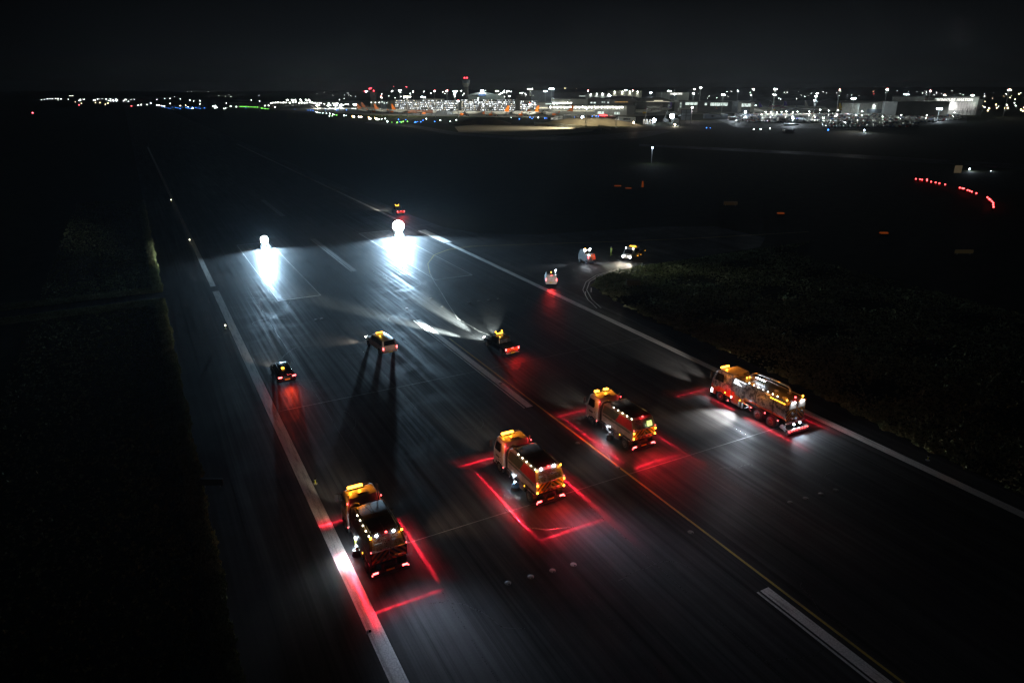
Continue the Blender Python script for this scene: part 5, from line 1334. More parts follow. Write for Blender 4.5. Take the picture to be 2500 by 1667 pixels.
# right hangars
box_building('gabled_hangar', 'wide low gabled hangar with two downlights above the right car park', 'hangar', 2095, 2208, 252.5, 850, 45, 'clad', gable=5, roof='clad_d', parts=[('down', 2130, 2170, 258.5, 268, 'e_mast', 2, 6500), ('panel', 2115, 2190, 267, 276, 'clad_b')])
box_building('hangar_annex', 'dark annex right of the wide gabled hangar', 'hangar', 2208.5, 2251, 256, 852, 40, 'clad_d')
def sighangar():
    b = 840
    t = frame('signed_hangar', 'large hangar with AVIATION lettering and a floodlit white front', 'hangar', 2315, b, R(6))
    X = lambda u: lat(u, b)-lat(2315, b); Z = lambda v: zrow(v, b); h = Z(238.5)
    MB().box(X(2246), X(2386), 0, 60, 0, h).build('wall', M['clad'], t, smooth=0)
    MB().box(X(2245), X(2387), -.5, 60.5, h+.003, h+1.2).build('roof', M['clad_d'], t, smooth=0)
    MB().box(X(2386)+.01, X(2410), 6, 50, 0, h-2).build('side_wing', M['clad_d'], t, smooth=0)
    MB().box(X(2313), X(2380), -.4, -.004, Z(270), Z(250)).build('hangar_door', M['white'], t, smooth=0)
    dl = MB()
    for i in range(1, 9): x = X(2313)+(X(2380)-X(2313))*i/9; dl.box(x-.08, x+.08, -.5, -.403, Z(270), Z(250))
    dl.build('door_frame', M['clad_d'], t, smooth=0)
    letters(t, 'SIGNATURE AVIATION', X(2275), -1.0, Z(247.3), 4.15, 'e_sign')
    # lower dark roofed hall covering the first letters
    dx = -27; mb = MB(); mb.loft([[(X(2180)+dx, y, 0), (X(2180)+dx, y, Z(247.5)), (X(2300)+dx, y, Z(245.6)), (X(2308)+dx, y, Z(248.5)), (X(2308)+dx, y, 0)] for y in (-38, -12)]); mb.build('front_hall', M['clad_d'], t, smooth=0)
    MB().box(X(2270)+dx, X(2279)+dx, -38.3, -38.01, Z(240.8), Z(239.8)).build('lit_window', M['e_win'], t)
    light('SPOT', t, (X(2318), -5, Z(248)), WHITE, 16000, .5, target=(X(2320), 0, Z(262)), angle=110, blend=1)
    light('SPOT', t, (X(2345), -26, Z(266)), WHITE, 24000, .5, target=(X(2350), 0, Z(252)), angle=110, blend=1)
    light('SPOT', t, (X(2380), -14, Z(258)), GREENW, 7000, .5, target=(X(2382), 0, Z(244)), angle=90, blend=1)
sighangar()
# bare trees in front of the hangar
def bare_tree(u, b, h, seed, label):
    t = frame('bare_tree', label, 'tree', u, b, 0, 'bare trees in front of the signed hangar'); rnd = random.Random(seed)
    MB().tube([(0,0,0),(.1,0,h*.35),(0,.1,h*.6)], .22, 6, r2=.1).build('trunk', M['chassis'], t)
    cr = MB()
    def br(p, d, L, r_, lvl):
        q = p + d*L; cr.tube([p, q], r_, 4, r2=r_*.6, caps=False)
        if lvl < 4:
            for _ in range(3):
                nd = (d + Vector((rnd.uniform(-.7, .7), rnd.uniform(-.7, .7), rnd.uniform(-.1, .5)))).normalized(); br(p + d*L*rnd.uniform(.5, 1), nd, L*.66, r_*.62, lvl+1)
    for i in range(4): br(Vector((0, 0, h*(.25+.1*i))), Vector((rnd.uniform(-.6, .6), rnd.uniform(-.6, .6), 1)).normalized(), h*.28, .09, 1)
    cr.build('crown', M['chassis'], t, smooth=0)
for i, (u, h) in enumerate([(2338, 7), (2349, 9), (2358, 10), (2367, 9.5), (2376, 11), (2384, 9), (2329, 6), (2392, 12)]):
    bare_tree(u, 770+ (i % 3)*8, h, i, 'bare leafless tree silhouetted against the floodlit hangar front' if u < 2380 else 'bare leafless tree against the dark side of the signed hangar')
# construction: scaffold screen, cranes, site lights
def scaffold():
    b = 640; t = frame('scaffold_screen', 'tall gridded grey screen on the lit building site', 'scaffold', 1672, b)
    X = lambda u: lat(u, b)-lat(1672, b); Z = lambda v: zrow(v, b)
    MB().box(X(1661), X(1685), 0, .6, Z(294), Z(268)).build('screen_sheet', M['clad_b'], t)
    g_ = MB()
    for u in (1661, 1673, 1685): g_.box(X(u)-.2, X(u)+.2, -.3, -.01, 0, Z(267.5))
    for v in (294, 283, 275, 268): g_.box(X(1661)-.2, X(1685)+.2, -.5, -.31, Z(v)-.15, Z(v)+.15)
    g_.build('scaffold_frame', M['chassis'], t)
scaffold()
def digger(u, b, v, label, s=1):
    t = frame('tall_drilling_rig', label, 'construction machine', u, b); h = zrow(v, b)
    MB().box(-2.2, 2.2, -1.5, 1.5, .6, 3).build('cab', M['clad_d'], t, bevel=.1)
    for q in (-1, 1): MB().box(-2.4, 2.4, q*1.6-.4, q*1.6+.4, 0, .9).build('track', M['rubber'], t, bevel=.1)
    mb = MB(); mb.tube([(-1, 0, 2), (1.5*s, 0, h*.96)], .55, 6, r2=.3); mb.box(1.5*s-1.0, 1.5*s+1.0, -.8, .8, h*.88, h); mb.build('mast', M['clad_d'], t)
digger(1575, 640, 264, 'dark upright rig left of the two glaring site lights')
digger(1624, 660, 256, 'tallest dark rig with a block head between the two glaring site lights', 1.6)
def boom():
    t = frame('crane_boom', 'dark crane with a long boom slanting up to the right of the site lights', 'crane', 1650, 650)
    X = lambda u: lat(u, 650)-lat(1650, 650); Z = lambda v: zrow(v, 650)
    mb = MB(); mb.tube([(X(1655), 0, Z(284)), (X(1690), 0, Z(264))], .9, 4, r2=.4); mb.build('boom', M['clad_d'], t); MB().box(-3, 2, -2, 2, .0, 3.4).build('cab', M['clad_d'], t)
boom()
def sitelight(u, v, b, pw, rad, label, col=(.72, .86, 1), tgt=None):
    top = bgp(u, b, v=v); t = thing('site_floodlight', label, 'floodlight', (top.x, top.y, 0), -YAW)
    h = top.z
    MB().tube([(0, .3, 0), (0, .3, h)], .12, 6).build('pole', M['pole'], t)
    MB().ball((0, 0, h), rad, 14, 9).build('lamp_head', emat('site lamp lens', col, 60), t); MB().box(-rad*.5, rad*.5, rad*.9, rad*1.2, h-rad*.5, h+rad*.5).build('lamp_housing', M['pole'], t)
    if pw: light('SPOT', t, (0, -.8, h), col, pw*.5, rad*.6, target=(0, -14, 0), angle=130, blend=.7); light('POINT', t, (0, -1.2, h), col, pw*.4, .5)
sitelight(1597, 294, 620, 37500, 1.5, 'glaring blue white site light by the row of pipes')
sitelight(1641, 284, 650, 57500, 2.0, 'largest glaring blue white site light below the tall rig')
sitelight(1422, 287, 720, 22500, 1.2, 'glaring blue white light in front of the pier building')
sitelight(1820, 274, 800, 30000, .9, 'white light at the foot of the framed terminal end')
sitelight(1593, 361, 290, 1500, .22, 'single small white lamp alone in the dark grass below the building site')
for i, u in enumerate((2367, 2419, 2462)):
    sitelight(u, (412.5, 418, 420)[i], 262, 900, .16, ['left', 'middle', 'faint right'][i] + ' lamp of the three white lamps at the far right')
sitelight(1547, 300, 600, 9000, .5, 'warm lamp at the left end of the building site', (1, .75, .5))
sitelight(1648, 304, 590, 12000, .5, 'warm white low lamp right of the site at ground level', (1, .9, .75))
sitelight(1690, 263, 700, 15000, .7, 'pinkish starry lamp above the gridded screen', (1, .85, .88))
sitelight(1935, 287, 720, 40000, .6, 'white lamp lighting a white roof in the car park')
for i, u in enumerate((1738, 1752, 1767)): sitelight(u, 281.5, 760, 6000, .7, f"{['left', 'middle', 'right'][i]} lamp of three low white lamps below the orange aircraft", (1, 1, .95))
sitelight(2110, 318, gb(324), 5000, .3, 'small bluish lamp by the path below the right car park')
def pipes():
    b = 625; t = frame('pipe_stack', 'row of upright pale posts lit from the right on the building site', 'pipe rack', 1583, b)
    for i, u in enumerate((1572, 1576, 1580, 1584, 1588, 1592)):
        x = lat(u, b)-lat(1583, b); MB().tube([(x, 0, 0), (x + (.6 if i % 2 else -.3), 0, zrow(291 + i % 2*2, b))], .35, 8).build('post', M['white'], t)
pipes()
def tent(u, b, wd, ht, mat, label, name='site_cabin', cat='cabin', dep=5):
    t = frame(name, label, cat, u, b); MB().box(-wd/2, wd/2, 0, dep, .15, ht).build('cabin_body', M[mat], t, bevel=.05); MB().box(-wd/2-.1, wd/2+.1, -.1, dep+.1, ht+.003, ht+.15).build('roof', M['clad'], t)
    MB().box(-wd*.2, wd*.2, -.06, -.004, ht*.45, ht*.8).build('window', M['glass'], t)
for i, (u, v, wd, ht, mat, lb) in enumerate([(1504, 299, 5.5, 2.6, 'white', 'white cabin at the foot of a lamp pole below the pier'), (1364, 292.5, 8, 3.5, 'clad', 'green lit cabin left of the blue white light by the mound'), (1388, 291, 11, 3.4, 'clad_d', 'dark long cabin beside the green lit cabin'),
        (1353.5, 293, 7, 2.0, 'white', 'low white boxes on the near side of the pier'), (1458, 298, 2.2, 3.6, 'white', 'small upright white box on the dark ground'), (1530, 298, 16, 4, 'clad_d', 'dark long shed left of the building site'), (1790, 294, 8, 3, 'white', 'white cabin by the bright car park lamp'), (1748, 291, 24, 4.5, 'clad_b', 'pale blue lit shed left of the car park'), (1876, 296.5, 7.5, 3, 'white', 'white roofed van shaped cabin in the near row'), (1912, 299, 9, 4, 'white', 'brightest white cabin in the near row of the car park'), (1830, 297, 5, 1.8, 'red_panel', 'red low box lit at the near edge of the car park'), (1933, 307, 11, 1.2, 'white', 'flat white roof in the pool of light below the car park'), (1928, 322, 7, 1.4, 'white', 'low white roof below the pool of light')]):
    tent(u, gb(v), wd, ht, mat, lb)
light('SPOT', None, bgp(1936, gb(300), 9), COOL, 60000, .3, target=bgp(1950, gb(312), 0), angle=80, blend=1)  # this and the next spots are added, without lamp bodies of their own
light('SPOT', None, bgp(1800, gb(290), 12), COOL, 60000, .4, target=bgp(1810, gb(297), 0), angle=120, blend=1)
light('SPOT', None, bgp(2090, gb(318), 10), (1, .95, .85), 14000, .3, target=bgp(2080, gb(324), 0), angle=80, blend=1)
def firetruck():
    t = frame('red_service_truck', 'red lit service truck below the pier building', 'truck', 1476, 800)
    MB().prism([(-1.2, .5), (-1.2, 2.2), (1.2, 2.2), (1.2, .5)], -4, 3).build('body', M['red_panel'], t, bevel=.05); MB().box(-7, -4.05, -1.1, 1.1, .5, 2.4).build('cab', M['red_panel'], t, bevel=.05)
    for x in (-5.5, -2, 2): MB().tube([(x, -1.3, .5), (x, 1.3, .5)], .5, 12).build('wheel', M['rubber'], t)
    MB().box(-6, 2.5, -1.35, -1.22, 1.0, 1.5).build('light_strip', M['e_red'], t); light('POINT', t, (-1, -3, 1.8), RED, 1600, .3)
firetruck()

# ---- airliners
M['fus'] = pmat('white fuselage', (.62, .62, .58), .35, dirt=.15, scale=.4); M['orange'] = pmat('orange airline paint', (.95, .22, .02), .4, dirt=.08, scale=.5)
M['darktail'] = pmat('dark tail paint', (.05, .04, .045), .4); M['purple'] = pmat('purple airline paint', (.12, .05, .45), .4); M['magenta'] = pmat('magenta airline paint', (.40, .04, .16), .4); M['yellowp'] = pmat('yellow paint', (.8, .55, .05), .4)
M['lit_windows'] = emat('lit cabin windows', (1, .95, .8), .8)
def airliner(label, u, v, rz, tail, engine, nose='fus', belly=None, L=36.0, name='airliner'):
    b = gb(v); t = frame(name, label, 'aircraft', u, b, rz, 'aircraft parked on the stands')
    r_ = 1.97*L/36
    def ring(y, rr, zc=0, n=16): return [(rr*cos(2*pi*j/n), y, 3.6 + zc + rr*sin(2*pi*j/n)) for j in range(n)]
    k = L/36
    A = [(18, .05, -.3), (17.3, .9, -.2), (15.8, 1.55, -.08), (13.5, 1.97, 0)]; B = [(13.5, 1.97, 0), (-7, 1.97, 0), (-13, 1.45, .45), (-17.2, .6, 1.0), (-18, .25, 1.15)]
    MB().loft([ring(y*k, q*k, z*k) for y, q, z in A]).build('nose', M[nose], t, smooth=60)
    fu = MB(); fu.loft([ring(y*k, q*k, z*k) for y, q, z in B]); fu.build('fuselage', M[belly or 'fus'], t, smooth=60)
    for s in (-1, 1):
        w_ = MB(); w_.add([(s*1.5*k, 4*k, 2.9), (s*17*k, -5*k, 4.2), (s*17*k, -6.4*k, 4.2), (s*1.5*k, -3.2*k, 2.9), (s*1.5*k, 4*k, 3.35), (s*17*k, -5*k, 4.35), (s*17*k, -6.4*k, 4.35), (s*1.5*k, -3.2*k, 3.3)], [(3,2,1,0),(4,5,6,7),(0,1,5,4),(1,2,6,5),(2,3,7,6),(3,0,4,7)]); w_.build('wing', M['fus'], t, smooth=0)
        wl = MB(); wl.add([(s*17*k, -5*k, 4.2), (s*17.3*k, -6.8*k, 6.2), (s*17.3*k, -7.3*k, 6.2), (s*17*k, -6.4*k, 4.2), (s*17.15*k, -5*k, 4.2), (s*17.45*k, -6.8*k, 6.2), (s*17.45*k, -7.3*k, 6.2), (s*17.15*k, -6.4*k, 4.2)], [(3,2,1,0),(4,5,6,7),(0,1,5,4),(1,2,6,5),(2,3,7,6),(3,0,4,7)]); wl.build('winglet', M[tail], t, smooth=0)
        MB().loft([[(s*5.6*k + q*cos(a), y*k, 2.0 + q*sin(a)) for a in [2*pi*j/12 for j in range(12)]] for y, q in ((4.8, 1.0*k), (4.2, 1.15*k), (2.2, 1.1*k), (.6, .6*k))]).build('engine', M[engine], t, smooth=50)
        st = MB(); st.add([(s*.5*k, -13.6*k, 4.6), (s*6*k, -17*k, 5.2), (s*6*k, -18*k, 5.2), (s*.5*k, -16.8*k, 4.6), (s*.5*k, -13.6*k, 4.8), (s*6*k, -17*k, 5.3), (s*6*k, -18*k, 5.3), (s*.5*k, -16.8*k, 4.8)], [(3,2,1,0),(4,5,6,7),(0,1,5,4),(1,2,6,5),(2,3,7,6),(3,0,4,7)]); st.build('tailplane', M['fus'], t, smooth=0)
        MB().tube([(s*2.6*k, -1, 3), (s*2.6*k, -1, .55)], .16).tube([(s*2.6*k-.35, -1, .55), (s*2.6*k+.35, -1, .55)], .55, 12).build('landing_gear', M['rubber'], t)
        wi = MB(); wi.box(s*1.93*k-.03, s*1.93*k+.03+.02*s, -11*k, 12*k, 3.95, 4.2); wi.build('cabin_windows', M['glass'], t)
    MB().tube([(0, 12*k, 3), (0, 12*k, .4)], .12).tube([(-.3, 12*k, .4), (.3, 12*k, .4)], .4, 12).build('landing_gear', M['rubber'], t)
    f_ = MB(); f_.prism([(-11.5*k, 5.2*k), (-16.2*k, 11.6*k), (-18.2*k, 11.6*k), (-17.0*k, 4.9*k)], -.18, .18); f_.build('tail_fin', M[tail], t, smooth=0)
    return t
PL = [('airliner with orange tail, leftmost of the row and half hidden by its neighbour', 907, 276.5, R(-75), 'orange', 'orange', 'fus', None),
      ('airliner with small orange tail behind the leftmost one', 915, 272, R(-70), 'orange', 'orange', 'fus', None),
      ('airliner with tall orange tail third from the left on the stands', 948, 277.5, R(-62), 'orange', 'orange', 'fus', None),
      ('airliner with the brightest orange tail just left of the dark tailed aircraft', 988, 278.5, R(-52), 'orange', 'orange', 'fus', None),
      ('airliner with black tail and brown red belly facing right', 1029, 281, R(-82), 'darktail', 'orange', 'fus', 'brick'),
      ('airliner with dark tail facing left below the control tower', 1139, 283.5, R(68), 'darktail', 'orange', 'fus', None),
      ('airliner with orange nose and tail facing left in front of the central decks', 1210, 284.5, R(58), 'orange', 'orange', 'orange', None),
      ('airliner with pale orange tail at the right end block of the decks', 1283, 284.5, R(56), 'orange', 'orange', 'fus', None),
      ('airliner with red orange tail facing left beside the pier', 1362, 284, R(70), 'orange', 'orange', 'fus', None),
      ('airliner with red lit forward fuselage behind the pier stand', 1322, 279, R(76), 'darktail', 'orange', 'orange', None),
      ('airliner with yellow engine cowl and white roof line beside the pier end', 1580, 279.5, R(74), 'darktail', 'yellowp', 'fus', None),
      ('airliner with violet tail behind the tall rig', 1606, 274, R(70), 'purple', 'fus', 'magenta', 'fus'),
      ('airliner with orange tail facing right before the glazed terminal', 1745, 273, R(-80), 'orange', 'orange', 'fus', None),
      ('airliner with blue and red tail and yellow lights beyond the framed terminal end', 1878, 272, R(-74), 'purple', 'yellowp', 'fus', None),
      ('airliner with black tail and magenta fuselage on the right stands', 1902, 266.5, R(-76), 'darktail', 'magenta', 'magenta', 'magenta'),
      ('airliner with violet tail and cream body on the right stands', 1940, 268, R(-84), 'purple', 'fus', 'fus', None),
      ('white airliner at the right end of the stands under two bright lamps', 1990, 270, R(-78), 'fus', 'magenta', 'fus', None),
      ('airliner with yellow topped body left of the gabled hangar', 2075, 275, R(-78), 'yellowp', 'brick', 'fus', 'yellowp')]
for a in PL: airliner(*a)
airliner('small white business jet in front of the wide gabled hangar', 2150, 279.5, R(-84), 'darktail', 'fus', 'fus', None, L=16, name='business_jet')
# ---- parked cars
CARS = []
def small_car(kind, paint_):
    st = {0: [(-2.1, .35, .8, .85, .8, .76), (-2.0, .3, .92, 1.35, .86, .66), (-1.4, .3, .92, 1.44, .88, .66), (.4, .3, .9, 1.42, .88, .66), (1.1, .3, .88, .95, .86, .72), (2.0, .35, .7, .75, .8, .7)],
          1: [(-2.3, .35, .8, .85, .8, .76), (-1.9, .3, .9, .95, .86, .76), (-1.2, .3, .9, 1.38, .88, .66), (.3, .3, .9, 1.4, .88, .66), (1.1, .3, .88, .92, .86, .74), (2.2, .35, .68, .72, .8, .7)],
          2: [(-2.5, .4, 1.2, 1.9, .92, .86), (-2.4, .35, 1.2, 2.1, .95, .88), (1.0, .35, 1.2, 2.1, .95, .88), (1.7, .35, 1.1, 1.3, .95, .84), (2.5, .4, .8, .9, .9, .8)]}[kind]
    mb = MB(); car_body(mb, st); mb.mat(1)
    a, b_ = (1, 3) if kind < 2 else (2, 3)
    for s in (-1, 1): mb.box(s*.84-.02, s*.84+.02, st[a][0]+.3, st[b_][0]+.2, .97, 1.25)
    for s in (-1, 1):
        for y in (-1.35, 1.35): mb.mat(2).tube([(s*.62, y, .32), (s*.88, y, .32)], .32, 10)
    o = mb.build('parked_car', [paint_, M['glass'], M['rubber']], None, smooth=40)
    return o
cp = [pmat(f'car paint {i}', c, .25, dirt=.1, coat=.4) for i, c in enumerate([(.7, .7, .7), (.35, .36, .38), (.03, .03, .035), (.05, .10, .3), (.35, .03, .03)])]
protos = [small_car(k, cp[i]) for k, i in ((0, 0), (1, 1), (0, 2), (1, 3), (0, 4), (2, 0), (1, 0), (0, 1))]
CN = ['white hatchback', 'grey saloon', 'black hatchback', 'dark blue saloon', 'red hatchback', 'white van', 'white saloon', 'grey hatchback']
rnd = random.Random(5); n_ind = 0; used = [False]*8; far = []
rows = []
v = 311.0
while v > 279:
    b = gb(v); rows.append((v, b)); v -= max(.55, 9/ (b/100)*.09*8/ (b/500)) if False else (6.5*(v-217.9)**2/(H*1777))*1.0
for ri, (v, b) in enumerate(rows):
    ulo = 1795 + max(0, (v-300))*10; uhi = 2345 - max(0, v-292)*9
    if v > 300: ulo = 2010; uhi = 2240
    step = 2.75/pxm(b); u = ulo + rnd.random()*3
    while u < uhi:
        if rnd.random() < .84 and not (ri % 3 == 2 and rnd.random() < .8):
            p = bgp(u, b, .02); k = rnd.choice((0, 0, 1, 1, 2, 2, 3, 4, 5, 6, 6, 7))
            if n_ind < 296:
                if not used[k]: used[k] = True; o = protos[k]
                else: o = copy_tree(protos[k])
                o.location = p; o.rotation_euler = (0, 0, -YAW + R(rnd.choice((-12, 168)) + rnd.uniform(-3, 3)))
                reg = 'left' if u < 1950 else 'middle' if u < 2130 else 'right'
                tag(o, f'{CN[k]} parked in the {reg} part of the big airport car park', 'car', 'cars parked in the big airport car park'); n_ind += 1
            else: far.append((p, k))
        u += step
for k in range(8):
    if not used[k]: bpy.data.objects.remove(protos[k])
mb = MB()
for p, k in far:
    a = -YAW + R(-12); ca, sa = cos(a), sin(a)
    mb.mat([0, 1, 2, 3, 4, 0, 0, 1][k])
    pr = [(-2.1, .3), (-2.1, .85), (-1.6, 1.4), (.4, 1.42), (1.1, .92), (2.1, .72), (2.1, .3)]
    n = len(pr); vs = [(x, y, z) for x in (-.85, .85) for y, z in pr]
    mb.add([(p.x + x*ca - y*sa, p.y + x*sa + y*ca, z+.02) for x, y, z in vs], [tuple(range(n)), tuple(range(2*n-1, n-1, -1))] + [((i+1) % n, i, n+i, n+(i+1) % n) for i in range(n)])
o = mb.build('distant_parked_cars', cp, None, smooth=0)
tag(o, 'mass of parked cars filling the farther rows of the big airport car park', 'cars', kind='stuff')
# car park lamps
clp = None
rnd = random.Random(9)
for (u, v) in [(1845, 258.5), (1856, 262), (1869, 275), (1882, 274.5), (1896, 278), (1908, 274), (1920, 273), (1936, 277), (1947, 273.5), (1976, 273), (2002, 270), (2024, 271), (2046, 270), (1860, 281), (2105, 272), (2124, 268), (2180, 269), (2213, 276), (2252, 272.5), (2279, 272), (2311, 271.5), (2330, 275), (2090, 283), (2155, 285), (2200, 284), (2262, 283), (2040, 284), (1990, 286), (2010, 290)]:
    b = gb(v + 6 + rnd.random()*6); top = bgp(u, b, v=v); s = 1
    if clp is None:
        clp = thing('car_park_lamp', 'slim car park lamp post with one white head standing among the parked cars', 'lamp post', (0,0,0), 0, 'lamp posts of the big airport car park')
        MB().tube([(0,0,0),(0,0,6.2)], .09, 6).build('pole', M['pole'], clp); MB().box(-.45, .45, -.3, .3, 6.2, 6.5).build('lamp_head', M['e_mast'], clp)
        light('POINT', clp, (0, 0, 5.9), (.95, 1, .9), 3200, .3); o = clp
    else: o = copy_tree(clp)
    o.location = (top.x, top.y, top.z - 6.2) if False else (top.x, top.y, 0)
    o.scale = (1, 1, max(.6, top.z/6.3))

# ---- taxiway and town lamps
def where(u):
    return (', far left' if u < 330 else ', left of centre' if u < 700 else ', left of the decks' if u < 960 else ', behind the decks' if u < 1320
            else ', above the pier' if u < 1600 else ', above the glazed terminal' if u < 1860 else ', above the car park' if u < 2230 else ', right of the signed hangar')
def lampset(name, label, cat, group, col, strength, pts, r_=.45, hz=.35, post=True):
    m = emat(name.replace('_', ' ') + ' lens', col, strength); pr = None
    for (u, v, b) in pts:
        if v > 220: b = min(b, gb(v + 1)*.97)
        p = bgp(u, b, v=v)
        if pr is None:
            pr = MB(); pr.mat(0).ball((0, 0, 0), r_, 6, 4); pr.mat(1).tube([(0, 0, -r_*.5), (0, 0, -hz)], r_*.15, 5); pr = pr.build(name, [m, M['pole']], None); o = pr
            pr['h'] = hz
        else: o = copy_tree(pr)
        o.location = p
        s_ = lrnd.uniform(.5, 1.15); o.scale = (s_, s_, s_)
        tag(o, (label + where(u)) if name in ('street_lamp', 'blue_taxiway_light', 'green_taxiway_light') else label, cat, group)
lrnd = random.Random(77); BL = (.05, .25, 1); GR = (.15, 1, .15)
def z3p(L): return [(860 + x/7.35, 170 + y/7.35) for x, y in L]
g = lambda L, h=.4: [(u, v, gb(v) if v > 232 else 2500) for u, v in L]
lampset('blue_taxiway_light', 'tiny blue taxiway light in the far field', 'taxiway light', 'blue lights along the far taxiways', BL, 6,
    g(z3p([(830, 897), (960, 903), (1120, 950), (1140, 945), (1175, 938), (1270, 912), (1230, 940), (1480, 935), (850, 942)]) + [(1446, 284.5), (1455, 284.5), (1461, 284.7), (1403, 286.8), (1330, 289), (1335, 289), (1268, 290.7), (1299, 290), (1294, 287), (1302, 287), (1725, 312.5), (1734, 312.5), (2022, 317.5)] +
      [(396+i*6.1+(i*7 % 4), 262 + (i*5 % 4)*1.2) for i in range(16)] + [(486, 261), (499, 264), (600, 264), (720, 267), (752, 269.5), (758, 269.5), (764, 269.8), (795, 270), (822, 269), (826, 269), (846, 269), (875, 268)]), .5)
lampset('green_taxiway_light', 'tiny green light in a dotted line on the far airfield', 'taxiway light', 'green lights along the far taxiways', (.25, 1, .12), 4,
    g([(586+i*2.6, 260.6 + i*.02) for i in range(8)] + [(607+i*3.1, 261.3 + i*.12) for i in range(8)] + [(638+i*2.6, 264.6 + i*.28) for i in range(8)] + z3p([(810, 950), (880, 945), (912, 936), (990, 934), (800, 955), (712, 948)]) + [(818, 281), (822, 281.5), (813, 280.6), (806, 280.5), (808, 283.5)]), .5)
lampset('white_taxiway_light', 'tiny white light on the far taxiway left of the stands', 'taxiway light', 'white lights along the far taxiways', (.8, 1, .95), 16,
    g([(771, 273.5), (775, 275), (781, 276), (788, 276.4), (797, 277.5), (805, 278), (812, 279), (815, 280), (840, 282.5), (845, 282.6), (804, 284), (811, 283.5)] + z3p([(480, 893), (530, 888), (590, 883), (460, 893), (630, 934), (1580, 912), (1868, 908), (1328, 885), (1760, 932), (430, 890)]) + [(1248, 287.5), (1314, 287.5), (1172, 294), (1840, 316), (1857, 316), (1880, 314)]), .5)
lampset('service_vehicle_lamp', 'orange and white lamp of a service vehicle on the far taxiway', 'vehicle lamp', 'lamps of service vehicles left of the stands', (1, .55, .15), 26, g([(861, 284.5), (900, 286.5), (915, 288.3), (903, 289), (478+2*9, 0) if False else (880, 286)]), .8)
lampset('white_vehicle_lamp', 'cluster of white vehicle lamps on the far taxiway left of the stands', 'vehicle lamp', 'white lamps of service vehicles left of the stands', (1, .9, .8), 26, g([(864, 285.5), (876, 285.6), (882, 286), (902, 290), (905, 290), (919, 291), (922, 291)]), .7)
# red work lamps in a curve on the far right
rl = [(2235, 443), (2245, 444), (2250, 445), (2262, 444), (2262, 447), (2272, 450), (2283, 452), (2292, 454), (2306, 457), (2342, 465), (2348, 466.5), (2352, 467), (2361, 471), (2366, 473), (2371, 475), (2382, 479), (2409, 489), (2413, 493), (2416, 495), (2420, 499), (2423, 503), (2423, 508), (2424, 513)]
pr = None
for u, v in rl:
    p = gnd(u, v)
    if pr is None:
        pr = thing('red_barrier_lamp', 'small red lamp on a low barrier in the curved line at the far right', 'barrier lamp', p, 0, 'red barrier lamps curving across the far right grass')
        MB().box(-.5, .5, -.15, .15, 0, .6).build('barrier_block', M['red_panel'], pr); MB().ball((0, 0, .8), .19, 8, 5).build('lamp', M['e_red'], pr); light('POINT', pr, (0, 0, 1.1), RED, 5, .1)
    else: copy_tree(pr).location = p
# low orange markers, shown by a glow put into their own material
for i, (u, v, wd, hh) in enumerate([(1510, 455, 2.6, .3), (1536, 460.5, 2.2, .25), (1569, 457, .6, 1.8), (1908, 522, 2.0, .3), (2160, 570, 2.0, .3)]):
    p = gnd(u, v); t = thing('orange_marker', ['flat orange marker, left one of the pair in the far dark grass', 'flat orange marker, right one of the pair in the far dark grass', 'upright orange marker right of the flat pair', 'flat orange marker in the dark grass above the flatbed truck', 'flat orange marker farthest right in the dark grass'][i], 'marker', p, -YAW)
    rn = random.Random(i); mb = MB()
    mb.prism([(-.5, .02), (-.2, hh*.7), (.1, hh), (.5, .02)], -wd/2, wd/2*.6); mb.build('marker_body', emat('glowing orange marker', (.20, .035, .004), .55), t, smooth=0)
# town lights
rnd = random.Random(21)
T = {'w': [], 'y': [], 'r': []}
def z1p(L): return [(x/4.704, 180 + y/4.704) for x, y in L]
for u, v in z1p([(475, 303), (508, 300), (545, 290), (570, 289), (600, 289), (640, 288), (665, 292), (668, 308), (700, 290), (702, 300), (785, 296), (920, 297), (925, 308), (955, 297), (968, 297), (905, 312), (1075, 306), (1090, 306), (1120, 293), (1140, 293), (1173, 292), (1210, 294), (1222, 294), (1260, 292), (1272, 294), (1247, 312), (1270, 312), (1295, 305), (1300, 315), (1333, 292), (1325, 308), (1348, 308), (1340, 320), (1435, 300), (1445, 300), (1420, 314), (1475, 322), (1505, 296), (1540, 298), (1587, 366), (1622, 358), (1687, 358), (1732, 342), (1727, 345), (1803, 362), (1827, 366), (1857, 370), (1887, 377), (1955, 344), (2158, 382), (2210, 400), (1892, 287), (1952, 287), (2003, 266), (2070, 292), (2180, 307), (2225, 315), (2298, 313), (2295, 350), (2152, 210), (2197, 210), (1800, 300)]): T['w'].append((u, v, 2900 if v > 236 else 4200))
for u, v in z1p([(1095, 335), (1145, 335), (1210, 355), (1240, 342), (935, 343), (865, 326), (2132, 366), (2070, 370)]): T['y'].append((u, v, 2700))
for u, v in z1p([(908, 361), (1510, 372), (375, 452)]): T['r'].append((u, v, gb(v) if v > 250 else 2500))
for x, y in ((303, 300), (397, 312), (445, 288), (470, 317), (747, 363), (852, 300), (862, 378), (1070, 460), (407, 406), (230, 450), (257, 442), (465, 450), (545, 455), (375, 478), (397, 476), (250, 470), (277, 465), (935, 440), (985, 438), (155, 245), (1647, 272), (1865, 297), (2025, 295), (2070, 272), (2080, 296), (2110, 305), (2178, 315), (1955, 360), (2015, 345), (48, 373), (45, 415), (1745, 257)):
    u, v = 480 + x/5.6, 180 + y/5.6; T['w'].append((u, v, 2600 if v > 240 else 4300))
for i in range(46): T['w'].append((880+rnd.random()*420, 221 + rnd.random()*20, 1350+rnd.random()*250))
for i in range(52): u = 1700+rnd.random()*790; T['w'].append((u, 222 + rnd.random()*(22 if u < 2230 else 10), 2400+rnd.random()*1600))
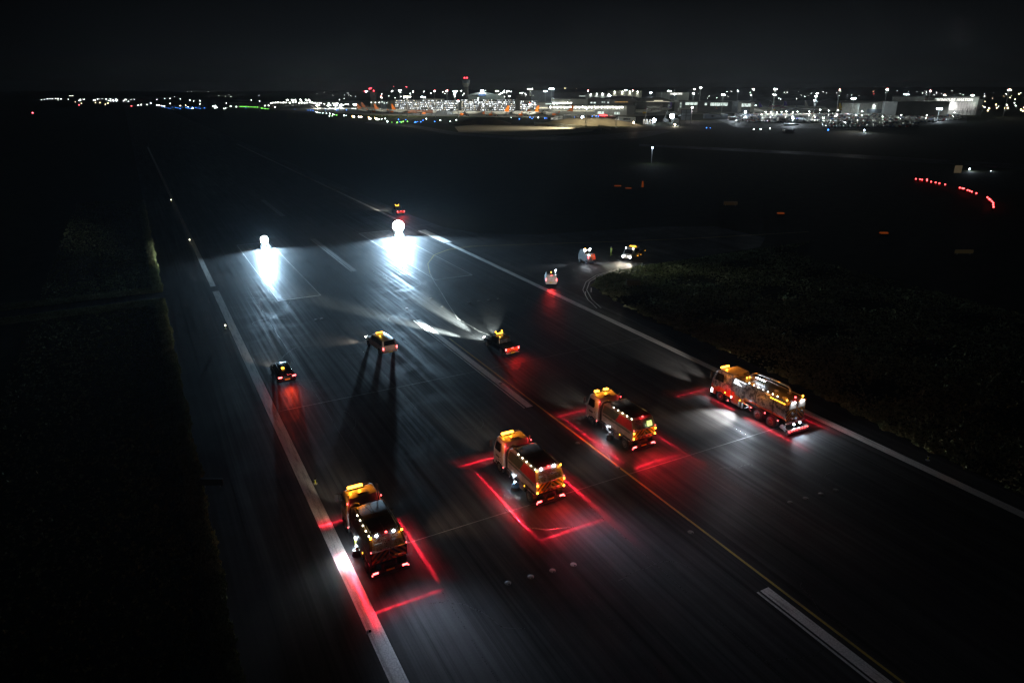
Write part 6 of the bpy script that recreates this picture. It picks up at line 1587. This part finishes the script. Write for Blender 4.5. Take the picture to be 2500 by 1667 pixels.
for i in range(26): u = 2395+rnd.random()*105; T['y' if rnd.random() < .6 else 'w'].append((u, 226 + rnd.random()*48, 1600+rnd.random()*600))
for u, v in ((1378, 216), (1380, 216), (1407, 217), (2134, 222), (2131, 226), (1049, 0)): 
    if v: T['y'].append((u, v, 3500))
for x, y in ((743, 312), (960, 312), (975, 312), (1715, 365)): T['r'].append((860+x/7.35, 170+y/7.35, 1800))
T['r'] += [(2131, 224.5, 3000), (2133, 230, 3000), (2050, 219, 3000)]
# left lamp cluster
L2 = [(1015, 405), (1042, 400), (1077, 398), (1110, 396), (1150, 396), (1187, 396), (1222, 398), (1230, 362), (1245, 362), (1275, 400), (1305, 362), (1322, 362), (1320, 396), (1350, 362), (1355, 385), (1405, 402), (1420, 360), (1430, 372), (1440, 398), (1475, 402), (1492, 358), (1505, 370), (1512, 400), (1533, 360), (1550, 372), (1555, 395), (1580, 398), (1610, 405), (1625, 405), (1650, 405), (1680, 403), (1705, 403), (1747, 415), (1805, 405), (1862, 407), (1885, 415), (1905, 412), (1930, 410), (1980, 420), (2030, 420), (2050, 420), (2070, 422), (2150, 425), (2165, 420), (2190, 430)]
lampset('apron_lamp_post', 'short white lamp post in the bright lamp cluster left of the stands', 'lamp post', 'lamp posts left of the stands', (1, 1, .92), 22, [(480+x/5.6, 180+y/5.6, 1350) for x, y in L2], .8, 14)
for zz, (k, nm, co, st_) in {0: ('w', 'white', (.95, 1, .95), 26), 1: ('y', 'yellow', (1, .75, .4), 24), 2: ('r', 'red', (1, .08, .1), 24)}.items():
    lampset('street_lamp', f'distant {nm} street lamp on the skyline', 'street lamp', f'distant {nm} town lamps', co, st_, T[k], .62, 9)
def litroof():
    p = bgp(174, 3200, v=235); t = thing('lit_canopy', 'long bright white canopy light above the town lights at far left', 'building', (p.x, p.y, 0), -YAW)
    MB().box(-9, 9, 0, 12, 0, p.z-1.6).build('wall', M['clad_d'], t); MB().box(-9, 9, -.4, 0, p.z-1.5, p.z+1.2).build('lit_fascia', emat('bright fascia', (1, 1, .85), 6), t)
litroof()

# ---- haze: one even box of air round everything
hz = MB(); x0, x1, y0, y1 = -5200, 7600, -280, 7400
hz.box(x0, x1, y0, y1, -1.5, 84)
hm = bpy.data.materials.new('haze'); hm.use_nodes = True; nt = hm.node_tree; nt.nodes.clear()
ho = nt.nodes.new('ShaderNodeOutputMaterial'); hv = nt.nodes.new('ShaderNodeVolumePrincipled')
hv.inputs['Color'].default_value = (.85, .92, 1, 1); hv.inputs['Density'].default_value = HAZE; hv.inputs['Anisotropy'].default_value = .5
nt.links.new(hv.outputs[0], ho.inputs['Volume'])
o = hz.build('haze', hm, None, smooth=0); tag(o, 'thin night haze over the airfield', 'haze', kind='stuff')
o.display_type = 'WIRE'
